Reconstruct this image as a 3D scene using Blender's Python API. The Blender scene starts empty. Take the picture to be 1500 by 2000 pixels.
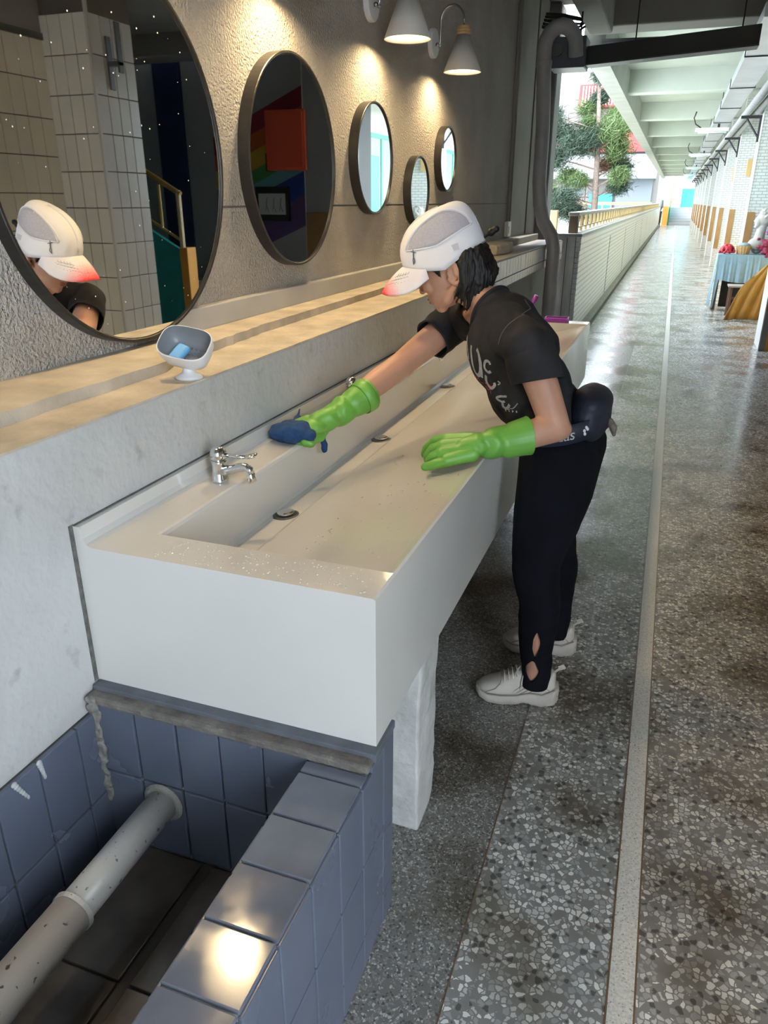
import bpy, bmesh, math, random
import numpy as np
from mathutils import Vector, Matrix, noise
from mathutils.bvhtree import BVHTree

random.seed(7)
SC = bpy.context.scene
COL = SC.collection
PI = math.pi

# ------------------------------------------------------------------ camera
def cam_axes(yaw, pitch, roll):
    f = Vector((math.sin(yaw)*math.cos(pitch), math.cos(yaw)*math.cos(pitch), math.sin(pitch)))
    r0 = Vector((math.cos(yaw), -math.sin(yaw), 0)); d0 = f.cross(r0)
    r = r0*math.cos(roll) + d0*math.sin(roll)
    d = -r0*math.sin(roll) + d0*math.cos(roll)
    return r, -d, -f
cd = bpy.data.cameras.new('camera'); cam = bpy.data.objects.new('camera', cd); COL.objects.link(cam)
r_, u_, b_ = cam_axes(math.radians(-19.775), math.radians(-22.567), math.radians(-.16))
cam.matrix_world = Matrix(((r_.x, u_.x, b_.x, 0), (r_.y, u_.y, b_.y, 0), (r_.z, u_.z, b_.z, 1.5), (0, 0, 0, 1)))
cd.sensor_fit = 'AUTO'; cd.sensor_width = 36.0; cd.lens = 1463.5/2000*36
cd.clip_end = 400
SC.camera = cam

# ------------------------------------------------------------------ sky, sun, exposure
w = bpy.data.worlds.new('sky'); SC.world = w; w.use_nodes = True
wn = w.node_tree; wn.nodes.clear()
wo = wn.nodes.new('ShaderNodeOutputWorld'); bg = wn.nodes.new('ShaderNodeBackground')
bg.inputs[0].default_value = (.79, .895, 1.0, 1); bg.inputs[1].default_value = 8.0
wn.links.new(bg.outputs[0], wo.inputs[0])
sd = bpy.data.lights.new('sun', 'SUN'); sun = bpy.data.objects.new('sun', sd); COL.objects.link(sun)
sd.energy = 4.0; sd.angle = math.radians(3); sd.color = (1, .95, .86)
sun.rotation_euler = Vector((-.03, -.62, -.78)).to_track_quat('-Z', 'Y').to_euler()
sun.location = (0, 60, 60)
SC.view_settings.view_transform = 'Standard'; SC.view_settings.look = 'None'
SC.view_settings.gamma = 1.0; SC.view_settings.use_curve_mapping = False
SC.view_settings.exposure = 0.95
SC.cycles.max_bounces = 10; SC.cycles.diffuse_bounces = 6; SC.cycles.glossy_bounces = 6
SC.cycles.use_denoising = True
SC.cycles.sample_clamp_indirect = 6.0

# ------------------------------------------------------------------ materials
MATS = {}
def mat(name, col, rough=.5, metal=0.0, var=0.0, vscale=6.0, bump=0.0, bscale=80.0, col2=None, mixscale=3.0, mixlo=.5, mixhi=.62,
        emit=None, estr=0.0, coat=0.0, rvar=0.0, trans=0.0, stretch=None, alpha=1.0, spec=.5):
    if name in MATS: return MATS[name]
    m = bpy.data.materials.new(name); m.use_nodes = True
    nt = m.node_tree; N = nt.nodes; L = nt.links
    p = N['Principled BSDF']
    p.inputs['Base Color'].default_value = (*col, 1)
    p.inputs['Roughness'].default_value = rough
    p.inputs['Metallic'].default_value = metal
    p.inputs['Specular IOR Level'].default_value = spec
    if coat: p.inputs['Coat Weight'].default_value = coat; p.inputs['Coat Roughness'].default_value = .08
    if trans: p.inputs['Transmission Weight'].default_value = trans
    if alpha < 1: p.inputs['Alpha'].default_value = alpha
    if emit:
        p.inputs['Emission Color'].default_value = (*emit, 1); p.inputs['Emission Strength'].default_value = estr
    if var or bump or col2 or rvar:
        g = N.new('ShaderNodeNewGeometry'); src = g.outputs['Position']
        if stretch:
            mp = N.new('ShaderNodeMapping'); mp.inputs['Scale'].default_value = stretch
            L.new(src, mp.inputs[0]); src = mp.outputs[0]
        cur = None
        def nz(scale, det=4):
            n = N.new('ShaderNodeTexNoise'); n.inputs['Scale'].default_value = scale; n.inputs['Detail'].default_value = det
            L.new(src, n.inputs['Vector']); return n.outputs['Fac']
        if var:
            r = N.new('ShaderNodeValToRGB'); r.color_ramp.elements[0].position = .3; r.color_ramp.elements[1].position = .7
            r.color_ramp.elements[0].color = (*[c*(1-var) for c in col], 1); r.color_ramp.elements[1].color = (*[min(1, c*(1+var)) for c in col], 1)
            L.new(nz(vscale), r.inputs[0]); cur = r.outputs[0]
        if col2:
            r = N.new('ShaderNodeValToRGB'); r.color_ramp.elements[0].position = mixlo; r.color_ramp.elements[1].position = mixhi
            L.new(nz(mixscale, 6), r.inputs[0])
            mx = N.new('ShaderNodeMix'); mx.data_type = 'RGBA'
            L.new(r.outputs[0], mx.inputs[0])
            if cur: L.new(cur, mx.inputs[6])
            else: mx.inputs[6].default_value = (*col, 1)
            mx.inputs[7].default_value = (*col2, 1); cur = mx.outputs[2]
        if cur: L.new(cur, p.inputs['Base Color'])
        if rvar:
            r = N.new('ShaderNodeMapRange'); L.new(nz(vscale*.7), r.inputs[0]); r.inputs[1].default_value = .35; r.inputs[2].default_value = .65
            r.inputs[3].default_value = max(.02, rough-rvar); r.inputs[4].default_value = min(1, rough+rvar); L.new(r.outputs[0], p.inputs['Roughness'])
        if bump:
            b = N.new('ShaderNodeBump'); b.inputs['Strength'].default_value = min(1, bump); b.inputs['Distance'].default_value = .01*bump
            L.new(nz(bscale, 3), b.inputs['Height']); L.new(b.outputs[0], p.inputs['Normal'])
    MATS[name] = m; return m

def terrazzo():
    m = bpy.data.materials.new('terrazzo'); m.use_nodes = True
    nt = m.node_tree; N = nt.nodes; L = nt.links; p = N['Principled BSDF']
    g = N.new('ShaderNodeNewGeometry'); pos = g.outputs['Position']
    wob = N.new('ShaderNodeTexNoise'); wob.inputs['Scale'].default_value = 60; L.new(pos, wob.inputs['Vector'])
    vm = N.new('ShaderNodeVectorMath'); vm.operation = 'MULTIPLY_ADD'; vm.inputs[1].default_value = (.012, .012, .012)
    L.new(wob.outputs['Color'], vm.inputs[0]); L.new(pos, vm.inputs[2])
    def chips(scale, cols, edge):
        v = N.new('ShaderNodeTexVoronoi'); v.inputs['Scale'].default_value = scale; L.new(vm.outputs[0], v.inputs['Vector'])
        e = N.new('ShaderNodeTexVoronoi'); e.feature = 'DISTANCE_TO_EDGE'; e.inputs['Scale'].default_value = scale; L.new(vm.outputs[0], e.inputs['Vector'])
        sp = N.new('ShaderNodeSeparateColor'); L.new(v.outputs['Color'], sp.inputs[0])
        r = N.new('ShaderNodeValToRGB'); r.color_ramp.interpolation = 'CONSTANT'
        el = r.color_ramp.elements; el[0].position = 0; el[0].color = (*cols[0][1], 1); el[1].position = cols[1][0]; el[1].color = (*cols[1][1], 1)
        for q, c in cols[2:]:
            k = el.new(q); k.color = (*c, 1)
        L.new(sp.outputs[0], r.inputs[0])
        mt = N.new('ShaderNodeMath'); mt.operation = 'GREATER_THAN'; mt.inputs[1].default_value = edge; L.new(e.outputs['Distance'], mt.inputs[0])
        mx = N.new('ShaderNodeMix'); mx.data_type = 'RGBA'; L.new(mt.outputs[0], mx.inputs[0])
        mx.inputs[6].default_value = (*cols[0][1], 1); L.new(r.outputs[0], mx.inputs[7]); return mx.outputs[2]
    d = (.075, .072, .068)
    coarse = chips(76, [(0, (.25, .24, .225)), (.24, (.12, .116, .11)), (.33, (.36, .35, .335)), (.56, (.55, .54, .515)), (.80, (.78, .77, .73))], .10)
    fine = chips(180, [(0, (.18, .172, .16)), (.40, (.10, .096, .09)), (.54, (.27, .26, .245)), (.82, (.46, .45, .43))], .08)
    sx = N.new('ShaderNodeSeparateXYZ'); L.new(pos, sx.inputs[0])
    lt = N.new('ShaderNodeMath'); lt.operation = 'LESS_THAN'; lt.inputs[1].default_value = -.23; L.new(sx.outputs[0], lt.inputs[0])
    ly = N.new('ShaderNodeMath'); ly.operation = 'LESS_THAN'; ly.inputs[1].default_value = 9.0; L.new(sx.outputs[1], ly.inputs[0])
    lm = N.new('ShaderNodeMath'); lm.operation = 'MULTIPLY'; L.new(lt.outputs[0], lm.inputs[0]); L.new(ly.outputs[0], lm.inputs[1])
    mx = N.new('ShaderNodeMix'); mx.data_type = 'RGBA'; L.new(lm.outputs[0], mx.inputs[0]); L.new(coarse, mx.inputs[6]); L.new(fine, mx.inputs[7])
    st = N.new('ShaderNodeTexNoise'); st.inputs['Scale'].default_value = 2.6; st.inputs['Detail'].default_value = 5; L.new(pos, st.inputs['Vector'])
    sr = N.new('ShaderNodeValToRGB'); sr.color_ramp.elements[0].position = .36; sr.color_ramp.elements[0].color = (.45, .40, .34, 1)
    sr.color_ramp.elements[1].position = .52; sr.color_ramp.elements[1].color = (1, 1, 1, 1); L.new(st.outputs['Fac'], sr.inputs[0])
    mm = N.new('ShaderNodeMix'); mm.data_type = 'RGBA'; mm.blend_type = 'MULTIPLY'; mm.inputs[0].default_value = 1
    L.new(mx.outputs[2], mm.inputs[6]); L.new(sr.outputs[0], mm.inputs[7]); L.new(mm.outputs[2], p.inputs['Base Color'])
    rr = N.new('ShaderNodeMapRange'); rr.inputs[1].default_value = .36; rr.inputs[2].default_value = .55; rr.inputs[3].default_value = .15; rr.inputs[4].default_value = .27
    L.new(st.outputs['Fac'], rr.inputs[0]); L.new(rr.outputs[0], p.inputs['Roughness'])
    rp = N.new('ShaderNodeTexNoise'); rp.inputs['Scale'].default_value = 9; rp.inputs['Detail'].default_value = 3
    mpg = N.new('ShaderNodeMapping'); mpg.inputs['Scale'].default_value = (1, 1.0, 1); L.new(pos, mpg.inputs[0]); L.new(mpg.outputs[0], rp.inputs['Vector'])
    b = N.new('ShaderNodeBump'); b.inputs['Strength'].default_value = .03; b.inputs['Distance'].default_value = .01; L.new(rp.outputs['Fac'], b.inputs['Height']); L.new(b.outputs[0], p.inputs['Normal'])
    return m

def brick_mat(name, c1, c2, mort, bw, bh, off, axes, ms=.012, rough=.3, bump=.35):
    m = bpy.data.materials.new(name); m.use_nodes = True
    nt = m.node_tree; N = nt.nodes; L = nt.links; p = N['Principled BSDF']
    g = N.new('ShaderNodeNewGeometry'); s = N.new('ShaderNodeSeparateXYZ'); c = N.new('ShaderNodeCombineXYZ')
    L.new(g.outputs['Position'], s.inputs[0])
    L.new(s.outputs['XYZ'.index(axes[0])], c.inputs[0]); L.new(s.outputs['XYZ'.index(axes[1])], c.inputs[1])
    t = N.new('ShaderNodeTexBrick'); t.offset = off; t.inputs['Scale'].default_value = 1
    t.inputs['Color1'].default_value = (*c1, 1); t.inputs['Color2'].default_value = (*c2, 1); t.inputs['Mortar'].default_value = (*mort, 1)
    t.inputs['Mortar Size'].default_value = ms; t.inputs['Brick Width'].default_value = bw; t.inputs['Row Height'].default_value = bh
    t.inputs['Mortar Smooth'].default_value = .2
    L.new(c.outputs[0], t.inputs['Vector']); L.new(t.outputs['Color'], p.inputs['Base Color']); p.inputs['Roughness'].default_value = rough
    b = N.new('ShaderNodeBump'); b.invert = True; b.inputs['Strength'].default_value = bump; b.inputs['Distance'].default_value = .006
    L.new(t.outputs['Fac'], b.inputs['Height']); L.new(b.outputs[0], p.inputs['Normal'])
    return m

# ------------------------------------------------------------------ helpers
class MB:
    """collects vertices and faces of one mesh"""
    def __init__(s): s.v = []; s.f = []
    def add(s, vs, fs):
        o = len(s.v); s.v += [tuple(a) for a in vs]; s.f += [tuple(i+o for i in f) for f in fs]; return s
    def box(s, x0, x1, y0, y1, z0, z1, M=None):
        vs = [Vector((x, y, z)) for z in (z0, z1) for y in (y0, y1) for x in (x0, x1)]
        if M: vs = [M @ v for v in vs]
        return s.add(vs, [(0, 2, 3, 1), (4, 5, 7, 6), (0, 1, 5, 4), (2, 6, 7, 3), (0, 4, 6, 2), (1, 3, 7, 5)])
    def prism(s, poly, a0, a1, ax):
        """poly in the two other axes (cyclic order), extruded along axis ax"""
        n = len(poly)
        def P(q, a):
            return {0: (a, q[0], q[1]), 1: (q[0], a, q[1]), 2: (q[0], q[1], a)}[ax]
        vs = [P(q, a0) for q in poly] + [P(q, a1) for q in poly]
        fs = [tuple(range(n))[::-1], tuple(range(n, 2*n))] + [(i, (i+1) % n, n+(i+1) % n, n+i) for i in range(n)]
        return s.add(vs, fs)
    def tube(s, pts, r, n=8, cap=True):
        pts = [Vector(p) for p in pts]; R = r if hasattr(r, '__len__') else [r]*len(pts)
        t0 = (pts[1]-pts[0]).normalized(); up = Vector((0, 0, 1)) if abs(t0.z) < .9 else Vector((1, 0, 0))
        a = t0.cross(up).normalized(); o = len(s.v)
        for i, p in enumerate(pts):
            t = (pts[min(i+1, len(pts)-1)]-pts[max(i-1, 0)]).normalized()
            a = (a - t*a.dot(t)).normalized(); b = t.cross(a)
            for k in range(n):
                q = p + (a*math.cos(2*PI*k/n)+b*math.sin(2*PI*k/n))*R[i]; s.v.append(tuple(q))
        for i in range(len(pts)-1):
            for k in range(n):
                s.f.append((o+i*n+k, o+i*n+(k+1) % n, o+(i+1)*n+(k+1) % n, o+(i+1)*n+k))
        if cap: s.f.append(tuple(o+k for k in range(n))[::-1]); s.f.append(tuple(o+(len(pts)-1)*n+k for k in range(n)))
        return s
    def lathe(s, prof, M=None, n=32, close=False):
        """prof: (r, z) list, turned about z"""
        o = len(s.v)
        for r, z in prof:
            for k in range(n):
                v = Vector((r*math.cos(2*PI*k/n), r*math.sin(2*PI*k/n), z)); s.v.append(tuple(M @ v if M else v))
        m = len(prof); rng = range(m) if close else range(m-1)
        for i in rng:
            j = (i+1) % m
            for k in range(n): s.f.append((o+i*n+k, o+i*n+(k+1) % n, o+j*n+(k+1) % n, o+j*n+k))
        if not close:
            s.f.append(tuple(o+k for k in range(n))[::-1]); s.f.append(tuple(o+(m-1)*n+k for k in range(n)))
        return s
    def cone(s, p0, r0, p1, r1, n=14, m=5):
        """round cone: two spheres and the hull between them"""
        p0 = Vector(p0); p1 = Vector(p1); d = p1-p0; l = d.length
        if l < 1e-6: d = Vector((0, 0, 1))
        d = d.normalized(); q = d.to_track_quat('Z', 'Y').to_matrix()
        prof = []
        for i in range(m+1):
            a = -PI/2 + PI/2*i/m; prof.append((max(1e-4, r0*math.cos(a)), r0*math.sin(a)))
        for i in range(m+1):
            a = PI/2*i/m; prof.append((max(1e-4, r1*math.cos(a)), l + r1*math.sin(a)))
        return s.lathe(prof, Matrix.Translation(p0) @ q.to_4x4(), n)
    def chain(s, pts, rs, n=14):
        for i in range(len(pts)-1): s.cone(pts[i], rs[i], pts[i+1], rs[i+1], n)
        return s
    def ell(s, c, ax, ay, az, n=20, m=12):
        """ellipsoid with centre c and three half-axis vectors"""
        c = Vector(c); ax = Vector(ax); ay = Vector(ay); az = Vector(az)
        M = Matrix(((ax.x, ay.x, az.x, c.x), (ax.y, ay.y, az.y, c.y), (ax.z, ay.z, az.z, c.z), (0, 0, 0, 1)))
        return s.lathe([(max(1e-4, math.cos(-PI/2+PI*i/m)), math.sin(-PI/2+PI*i/m)) for i in range(m+1)], M, n)
    def mesh(s, name):
        me = bpy.data.meshes.new(name); me.from_pydata(s.v, [], s.f); me.update(); return me
    def build(s, name, m, parent=None, smooth=False, bevel=0.0, seg=2):
        return put(name, s.mesh(name), m, parent, smooth, bevel, seg)

def put(name, me, m, parent=None, smooth=False, bevel=0.0, seg=2):
    o = bpy.data.objects.new(name, me); COL.objects.link(o)
    if not len(me.materials): me.materials.append(m)
    bm = bmesh.new(); bm.from_mesh(me); bmesh.ops.recalc_face_normals(bm, faces=bm.faces); bm.to_mesh(me); bm.free()
    if smooth:
        me.polygons.foreach_set('use_smooth', [True]*len(me.polygons))
    if bevel:
        b = o.modifiers.new('bevel', 'BEVEL'); b.width = bevel; b.segments = seg; b.limit_method = 'ANGLE'
    if parent: o.parent = parent
    return o

def copy_of(o, loc=None, rot=None, parent=None, name=None):
    c = o.copy(); COL.objects.link(c); c.parent = parent
    if loc is not None: c.location = loc
    if rot is not None: c.rotation_euler = rot
    if name: c.name = name
    return c

def tag(o, label, cat, group=None):
    o['label'] = label; o['category'] = cat
    if group: o['group'] = group
    return o
def struct(o): o['kind'] = 'structure'; return o
def thing(name, label, cat, loc=(0, 0, 0), group=None):
    o = bpy.data.objects.new(name, None); COL.objects.link(o); o.location = loc; o.empty_display_size = .05
    return tag(o, label, cat, group)
def under(o, parent):
    """parent keeping the world place; the parent is an Empty that is only moved"""
    o.parent = parent; o.location = Vector(o.location) - Vector(parent.location); return o

def remesh(mb, voxel, smooth=4, fn=None):
    """union of the collected closed shapes as one continuous surface"""
    me = mb.mesh('tmp'); o = bpy.data.objects.new('tmp', me); COL.objects.link(o)
    bm = bmesh.new(); bm.from_mesh(me); bmesh.ops.recalc_face_normals(bm, faces=bm.faces); bm.to_mesh(me); bm.free()
    r = o.modifiers.new('r', 'REMESH'); r.mode = 'VOXEL'; r.voxel_size = voxel
    if smooth:
        s = o.modifiers.new('s', 'SMOOTH'); s.factor = .5; s.iterations = smooth
    dg = bpy.context.evaluated_depsgraph_get()
    out = bpy.data.meshes.new_from_object(o.evaluated_get(dg))
    bpy.data.objects.remove(o); bpy.data.meshes.remove(me)
    if fn:
        n = len(out.vertices); co = np.empty(n*3); out.vertices.foreach_get('co', co); co = co.reshape(-1, 3)
        no = np.empty(n*3); out.vertex_normals.foreach_get('vector', no); no = no.reshape(-1, 3)
        co = fn(co, no); out.vertices.foreach_set('co', co.ravel()); out.update()
    out.polygons.foreach_set('use_smooth', [True]*len(out.polygons))
    return out
def cut(me, test):
    """delete the faces whose centre passes test (vectorised on an n x 3 array)"""
    n = len(me.polygons); c = np.empty(n*3); me.polygons.foreach_get('center', c); k = test(c.reshape(-1, 3))
    bm = bmesh.new(); bm.from_mesh(me); bm.faces.ensure_lookup_table()
    bmesh.ops.delete(bm, geom=[bm.faces[i] for i in np.nonzero(k)[0]], context='FACES')
    for _ in range(6):                                     # even out the new rim
        new = {}
        for v in bm.verts:
            nb_ = [e.other_vert(v).co for e in v.link_edges if len(e.link_faces) == 1]
            if len(nb_) == 2: new[v] = v.co*.5+(nb_[0]+nb_[1])*.25
        for v, c_ in new.items(): v.co = c_
    bm.to_mesh(me); bm.free()
    return me
def slice_off(me, c, n, test):
    """cut the faces that pass test with the plane through c and drop what lies on the side of n"""
    k = len(me.polygons); ce = np.empty(k*3); me.polygons.foreach_get('center', ce); sel = np.nonzero(test(ce.reshape(-1, 3)))[0]
    bm = bmesh.new(); bm.from_mesh(me); bm.faces.ensure_lookup_table()
    fs = [bm.faces[i] for i in sel]; g = set(fs)
    for f in fs: g.update(f.edges); g.update(f.verts)
    bmesh.ops.bisect_plane(bm, geom=list(g), plane_co=Vector(c), plane_no=Vector(n), clear_outer=True)
    bm.to_mesh(me); bm.free(); return me
def rim_of(me, near, radius):
    """the open edge of a cut mesh near a point, as an ordered ring of points"""
    bm = bmesh.new(); bm.from_mesh(me); near = Vector(near)
    es = [e for e in bm.edges if len(e.link_faces) == 1 and (e.verts[0].co-near).length < radius]
    nb_ = {}
    for e in es:
        for p, q in ((0, 1), (1, 0)): nb_.setdefault(e.verts[p], []).append(e.verts[q])
    best = []; seen = set()
    for v0 in nb_:
        if v0 in seen: continue
        loop = [v0]; seen.add(v0)
        while True:
            nx = [v for v in nb_[loop[-1]] if v not in seen]
            if not nx: break
            loop.append(nx[0]); seen.add(nx[0])
        if len(loop) > len(best): best = loop
    pts = [v.co.copy() for v in best]; bm.free(); n = len(pts)
    for _ in range(3): pts = [(pts[i-1]+pts[i]*2+pts[(i+1) % n])/4 for i in range(n)]
    pts = pts[::2]
    return pts+[pts[0], pts[1]]
def folds(co, amp, s=(1, 1, 1), seed=0.0, ):
    return np.array([noise.noise(Vector((p[0]*s[0]+seed, p[1]*s[1], p[2]*s[2]+seed))) for p in co])*amp

# ================================================================== the setting
M_terr = terrazzo()
M_white = mat('white_paint', (.62, .62, .60), .55, var=.06, bump=.05, bscale=200)
M_stucco = mat('stucco', (.47, .44, .395), .85, var=.10, vscale=3, bump=2.2, bscale=105, col2=(.34, .325, .30), mixscale=1.6, mixlo=.5, mixhi=.8)
M_smoothwall = mat('smooth_wall', (.29, .265, .235), .8, var=.10, vscale=2.5, bump=.1, bscale=60)
M_lower = mat('peeling_paint', (.47, .47, .46), .65, var=.06, vscale=5, bump=.8, bscale=22, col2=(.36, .355, .34), mixscale=14, mixlo=.62, mixhi=.72)
M_cement = mat('bare_cement', (.50, .44, .35), .8, var=.22, vscale=9, bump=.6, bscale=45)
M_cement2 = mat('grey_cement', (.27, .255, .235), .85, var=.25, vscale=14, bump=.6, bscale=60)
M_ceil = mat('ceiling_paint', (.50, .53, .46), .8, var=.06, vscale=2, bump=.08, bscale=40)
M_ceil_dark = mat('bare_soffit', (.28, .265, .245), .85, var=.1, vscale=2, bump=.1, bscale=40)
M_pillar = mat('pillar_paint', (.66, .66, .64), .6, var=.04)
M_brown = mat('brown_dado', (.30, .165, .06), .5, var=.12)
M_orange = mat('orange_paint', (.72, .33, .06), .5, var=.06)
M_teal = mat('teal_paint', (.02, .27, .24), .45, var=.08)
M_green = mat('green_frame', (.06, .36, .22), .4, var=.06)
M_dark = mat('dark_metal', (.025, .026, .028), .45, metal=.3)
M_grey = mat('grey_metal', (.13, .135, .14), .45, metal=.3, var=.1)
M_plain = mat('plain_grey_wall', (.27, .27, .27), .75, var=.06, vscale=2)

s = MB().box(-1.62, 6, -7, 58, -.15, 0); struct(s.build('floor', M_terr))
m_stripe = mat('white_terrazzo', (.62, .61, .57), .35, var=.18, vscale=160, col2=(.22, .21, .19), mixscale=220, mixlo=.6, mixhi=.66)
o = MB().box(.083, .133, -7, 57, -.01, .0012).build('floor_stripe', m_stripe); o.name = 'trim_1'; struct(o)
m_brass = mat('divider_strip', (.16, .10, .06), .4, var=.2, vscale=40)
o = MB().box(-.2315, -.2285, -7, 9, -.01, .0009).box(.079, .083, -7, 57, -.01, .001).box(.133, .137, -7, 57, -.01, .001).build('trim_2', m_brass); struct(o)

# upper wall with the mirrors: two courses either side of a groove
wl = struct(MB().box(-1.72, -1.43, -7, 9.0, 0, 3.4).build('wall_left', M_smoothwall))
MB().box(-1.43, -1.42, -.8, 7.3, 1.0, 1.4755).build('wall_course', M_stucco, wl)
MB().box(-1.43, -1.42, -.8, 7.3, 1.4825, 3.3).build('wall_course', M_stucco, wl)
MB().box(-1.43, -1.405, 7.3, 8.05, 1.0, 3.3).build('pilaster', M_smoothwall, wl, bevel=.004)
MB().box(-1.43, -1.415, 8.2, 9.0, 1.0, 3.3).build('pilaster', M_smoothwall, wl, bevel=.004)
# wall end jamb seen at the opening
MB().box(-1.62, -1.30, 8.72, 9.06, 0, 3.3).build('end_jamb', mat('jamb_paint', (.20, .195, .20), .6, var=.1), wl, bevel=.02)

# lower wall with its two-step cement shelf
lo = struct(MB().box(-1.45, -1.07, -.8, 4.9, 0, 1.078).build('wall_lower', M_lower, bevel=.004))
def ragged(a, b, n, j):
    out = []
    for i in range(n+1):
        t = i/n; x = a[0]+(b[0]-a[0])*t; y = a[1]+(b[1]-a[1])*t
        out.append((x+random.uniform(-j, j), y))
    return out
edge = ragged((-1.195, -.8), (-1.200, 1.65), 40, .006)+ragged((-1.235, 1.75), (-1.262, 2.25), 14, .005)+ragged((-1.27, 2.3), (-1.30, 4.9), 40, .003)
MB().prism([(-1.45, -.8)]+edge+[(-1.45, 4.9)], 1.05, 1.110, 2).build('shelf_step', M_cement, lo)
front = ragged((-1.0695, -.8), (-1.0695, 4.9), 90, .0012)
MB().prism([(-1.40, -.8)]+front+[(-1.40, 4.9)], 1.077, 1.082, 2).build('shelf_screed', M_cement, lo)
MB().box(-1.43, -1.392, 1.98, 4.9, 1.109, 1.182).build('wall_band', mat('band_paint', (.46, .445, .41), .7, var=.07, vscale=5, bump=.1, bscale=50), lo, bevel=.004)

# far sill with upright tiles
m_sillt = mat('sill_tile', (.62, .61, .62), .25, var=.06, vscale=9)
m_grout = mat('dark_grout', (.06, .055, .05), .9)
sill = struct(MB().box(-1.45, -1.085, 4.9, 8.55, .93, 1.118).box(-1.45, -1.16, 4.9, 8.55, 0, .93).build('wall_sill', M_smoothwall))
MB().box(-1.45, -1.072, 4.9, 8.3, 1.118, 1.131).build('sill_top', mat('sill_slab', (.36, .34, .31), .55, var=.12, vscale=7), sill, bevel=.003)
MB().box(-1.45, -1.30, 6.3, 8.3, 1.131, 1.19).build('sill_upstand', M_smoothwall, sill, bevel=.006)
tm1 = MB().box(-1.09, -1.075, -.052, .052, 0, .118).mesh('sill_tile'); tm2 = MB().box(-1.09, -1.075, -.052, .052, 0, .058).mesh('sill_tile')
y = 4.96
while y < 8.5:
    a = put('tile', tm1, m_sillt, sill, bevel=.002); a.location = (random.uniform(-.001, .001), y, .997)
    a = put('tile', tm2, m_sillt, sill, bevel=.002); a.location = (0, y, .932)
    y += .11
MB().box(-1.085, -1.078, 4.9, 8.5, .931, 1.118).build('grout_bed', m_grout, sill)

# ceiling
struct(MB().box(-1.72, 1.9, -7, 5.0, 3.3, 3.5).box(-1.72, 6, 5.0, 8.9, 3.3, 3.5).build('ceiling', M_ceil_dark))
struct(MB().box(-.95, 1.9, 8.9, 62, 3.3, 3.5).build('ceiling_corridor', M_ceil))
c2 = struct(MB().box(-1.12, -.90, 9.15, 57.5, 2.90, 3.5).build('ceiling_edge_beam', mat('edge_beam', (.30, .30, .265), .8, var=.1, vscale=3)))
bmesh_beam = MB().box(-.95, 1.5, -.14, .14, 2.99, 3.31).mesh('ceiling_beam')
beam_paint = M_ceil
for i in range(11):
    o = put('ceiling_beam', bmesh_beam, beam_paint, None, bevel=.012); o.location = (0, 13.4+4.22*i, 0); struct(o)
struct(MB().box(-1.02, 6, 8.72, 9.12, 3.06, 3.31).build('ceiling_beam_deep', M_ceil_dark, bevel=.02))
struct(MB().box(-1.02, -.80, -7, 8.72, 3.0, 3.31).build('ceiling_beam_long', M_ceil_dark, bevel=.02))
struct(MB().box(-1.72, 1.6, -1.9, -1.7, 0, 3.3).build('wall_rear_light_block', M_white))  # unseen wall added behind the camera to cut daylight from the rear
# unseen block added above, so that only the sides let daylight in
struct(MB().box(-1.12, 8, 5.0, 58, 3.5, 4.4).build('wall_upper_light_block', M_white))
struct(MB().box(1.9, 40, -40, 5.0, -.2, -.1).build('ground_yard', mat('yard', (.45, .45, .42), .9, var=.1)))
struct(MB().box(-40, 1.9, -40, -7, -.2, -.1).build('ground_yard_rear', MATS['yard']))

# right side: tiled wall and tiled pillar (seen in the large mirror)
m_gtile = mat('cream_wall_tile', (.84, .80, .71), .22, var=.05, vscale=3)
m_gtile2 = mat('grey_wall_tile', (.66, .66, .63), .22, var=.05, vscale=3)
m_gr = mat('brown_grout', (.15, .13, .11), .9)
m_beyond = brick_mat('tile_pattern', (.66, .63, .55), (.62, .6, .53), (.15, .13, .11), .12, .238, 0, 'YZ', ms=.008)
wr = struct(MB().box(1.395, 1.6, -.25, 5.2, 0, 3.3).build('wall_right', m_gr))
MB().box(1.387, 1.4, -.25, 2.95, 0, 2.49).build('tile_field', m_beyond, wr)
MB().box(1.372, 1.4, -.25, 4.76, 2.49, 2.53).build('trim_rail', M_grey, wr)
MB().box(1.385, 1.4, -.25, 4.76, 2.53, 3.3).build('plaster', M_plain, wr)
ta = MB().box(1.386, 1.4, -.0565, .0565, .003, .235).mesh('tile')
for j in range(10):
    for i in range(15):
        a = put('tile', ta, m_gtile, wr, bevel=.0025); a.location = (random.uniform(-.001, .001), 4.69-.12*i, 2.49-.238*(j+1)+.003)
p1 = struct(MB().box(1.008, 1.5, 4.757, 5.205, 0, 3.3).build('wall_pillar', m_gr))
tb = MB().box(-.0495, .0495, 4.747, 4.76, .003, .235).mesh('tile'); tc = MB().box(1.0, 1.012, -.0525, .0525, .003, .235).mesh('tile')
for j in range(13):
    for i in range(4):
        if 2.397-.238*(j-1) > 3.3 or 2.397-.238*j < -.02: continue
        zz = 2.397-.238*j+.0
        if zz < 0: continue
        a = put('tile', tb, m_gtile, p1, bevel=.0025); a.location = (1.062+.105*i, random.uniform(-.001, .001), zz)
        a = put('tile', tc, m_gtile2, p1, bevel=.0025); a.location = (random.uniform(-.001, .001), 4.815+.112*i, zz)
MB().box(.996, 1.016, 4.742, 4.762, 0, 3.3).build('corner_bead', mat('bead', (.6, .58, .54), .3), p1)
# bracket on the pillar, seen in the mirror
bk = tag(MB().box(.90, 1.0, 4.90, 4.95, 2.34, 2.37).box(.985, 1.0, 4.9, 4.95, 2.2, 2.52).box(.90, .915, 4.9, 4.95, 2.30, 2.6).build('wall_bracket', M_grey, bevel=.004), 'small grey metal bracket on the cream tiled pillar, seen in the large mirror', 'bracket')

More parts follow.
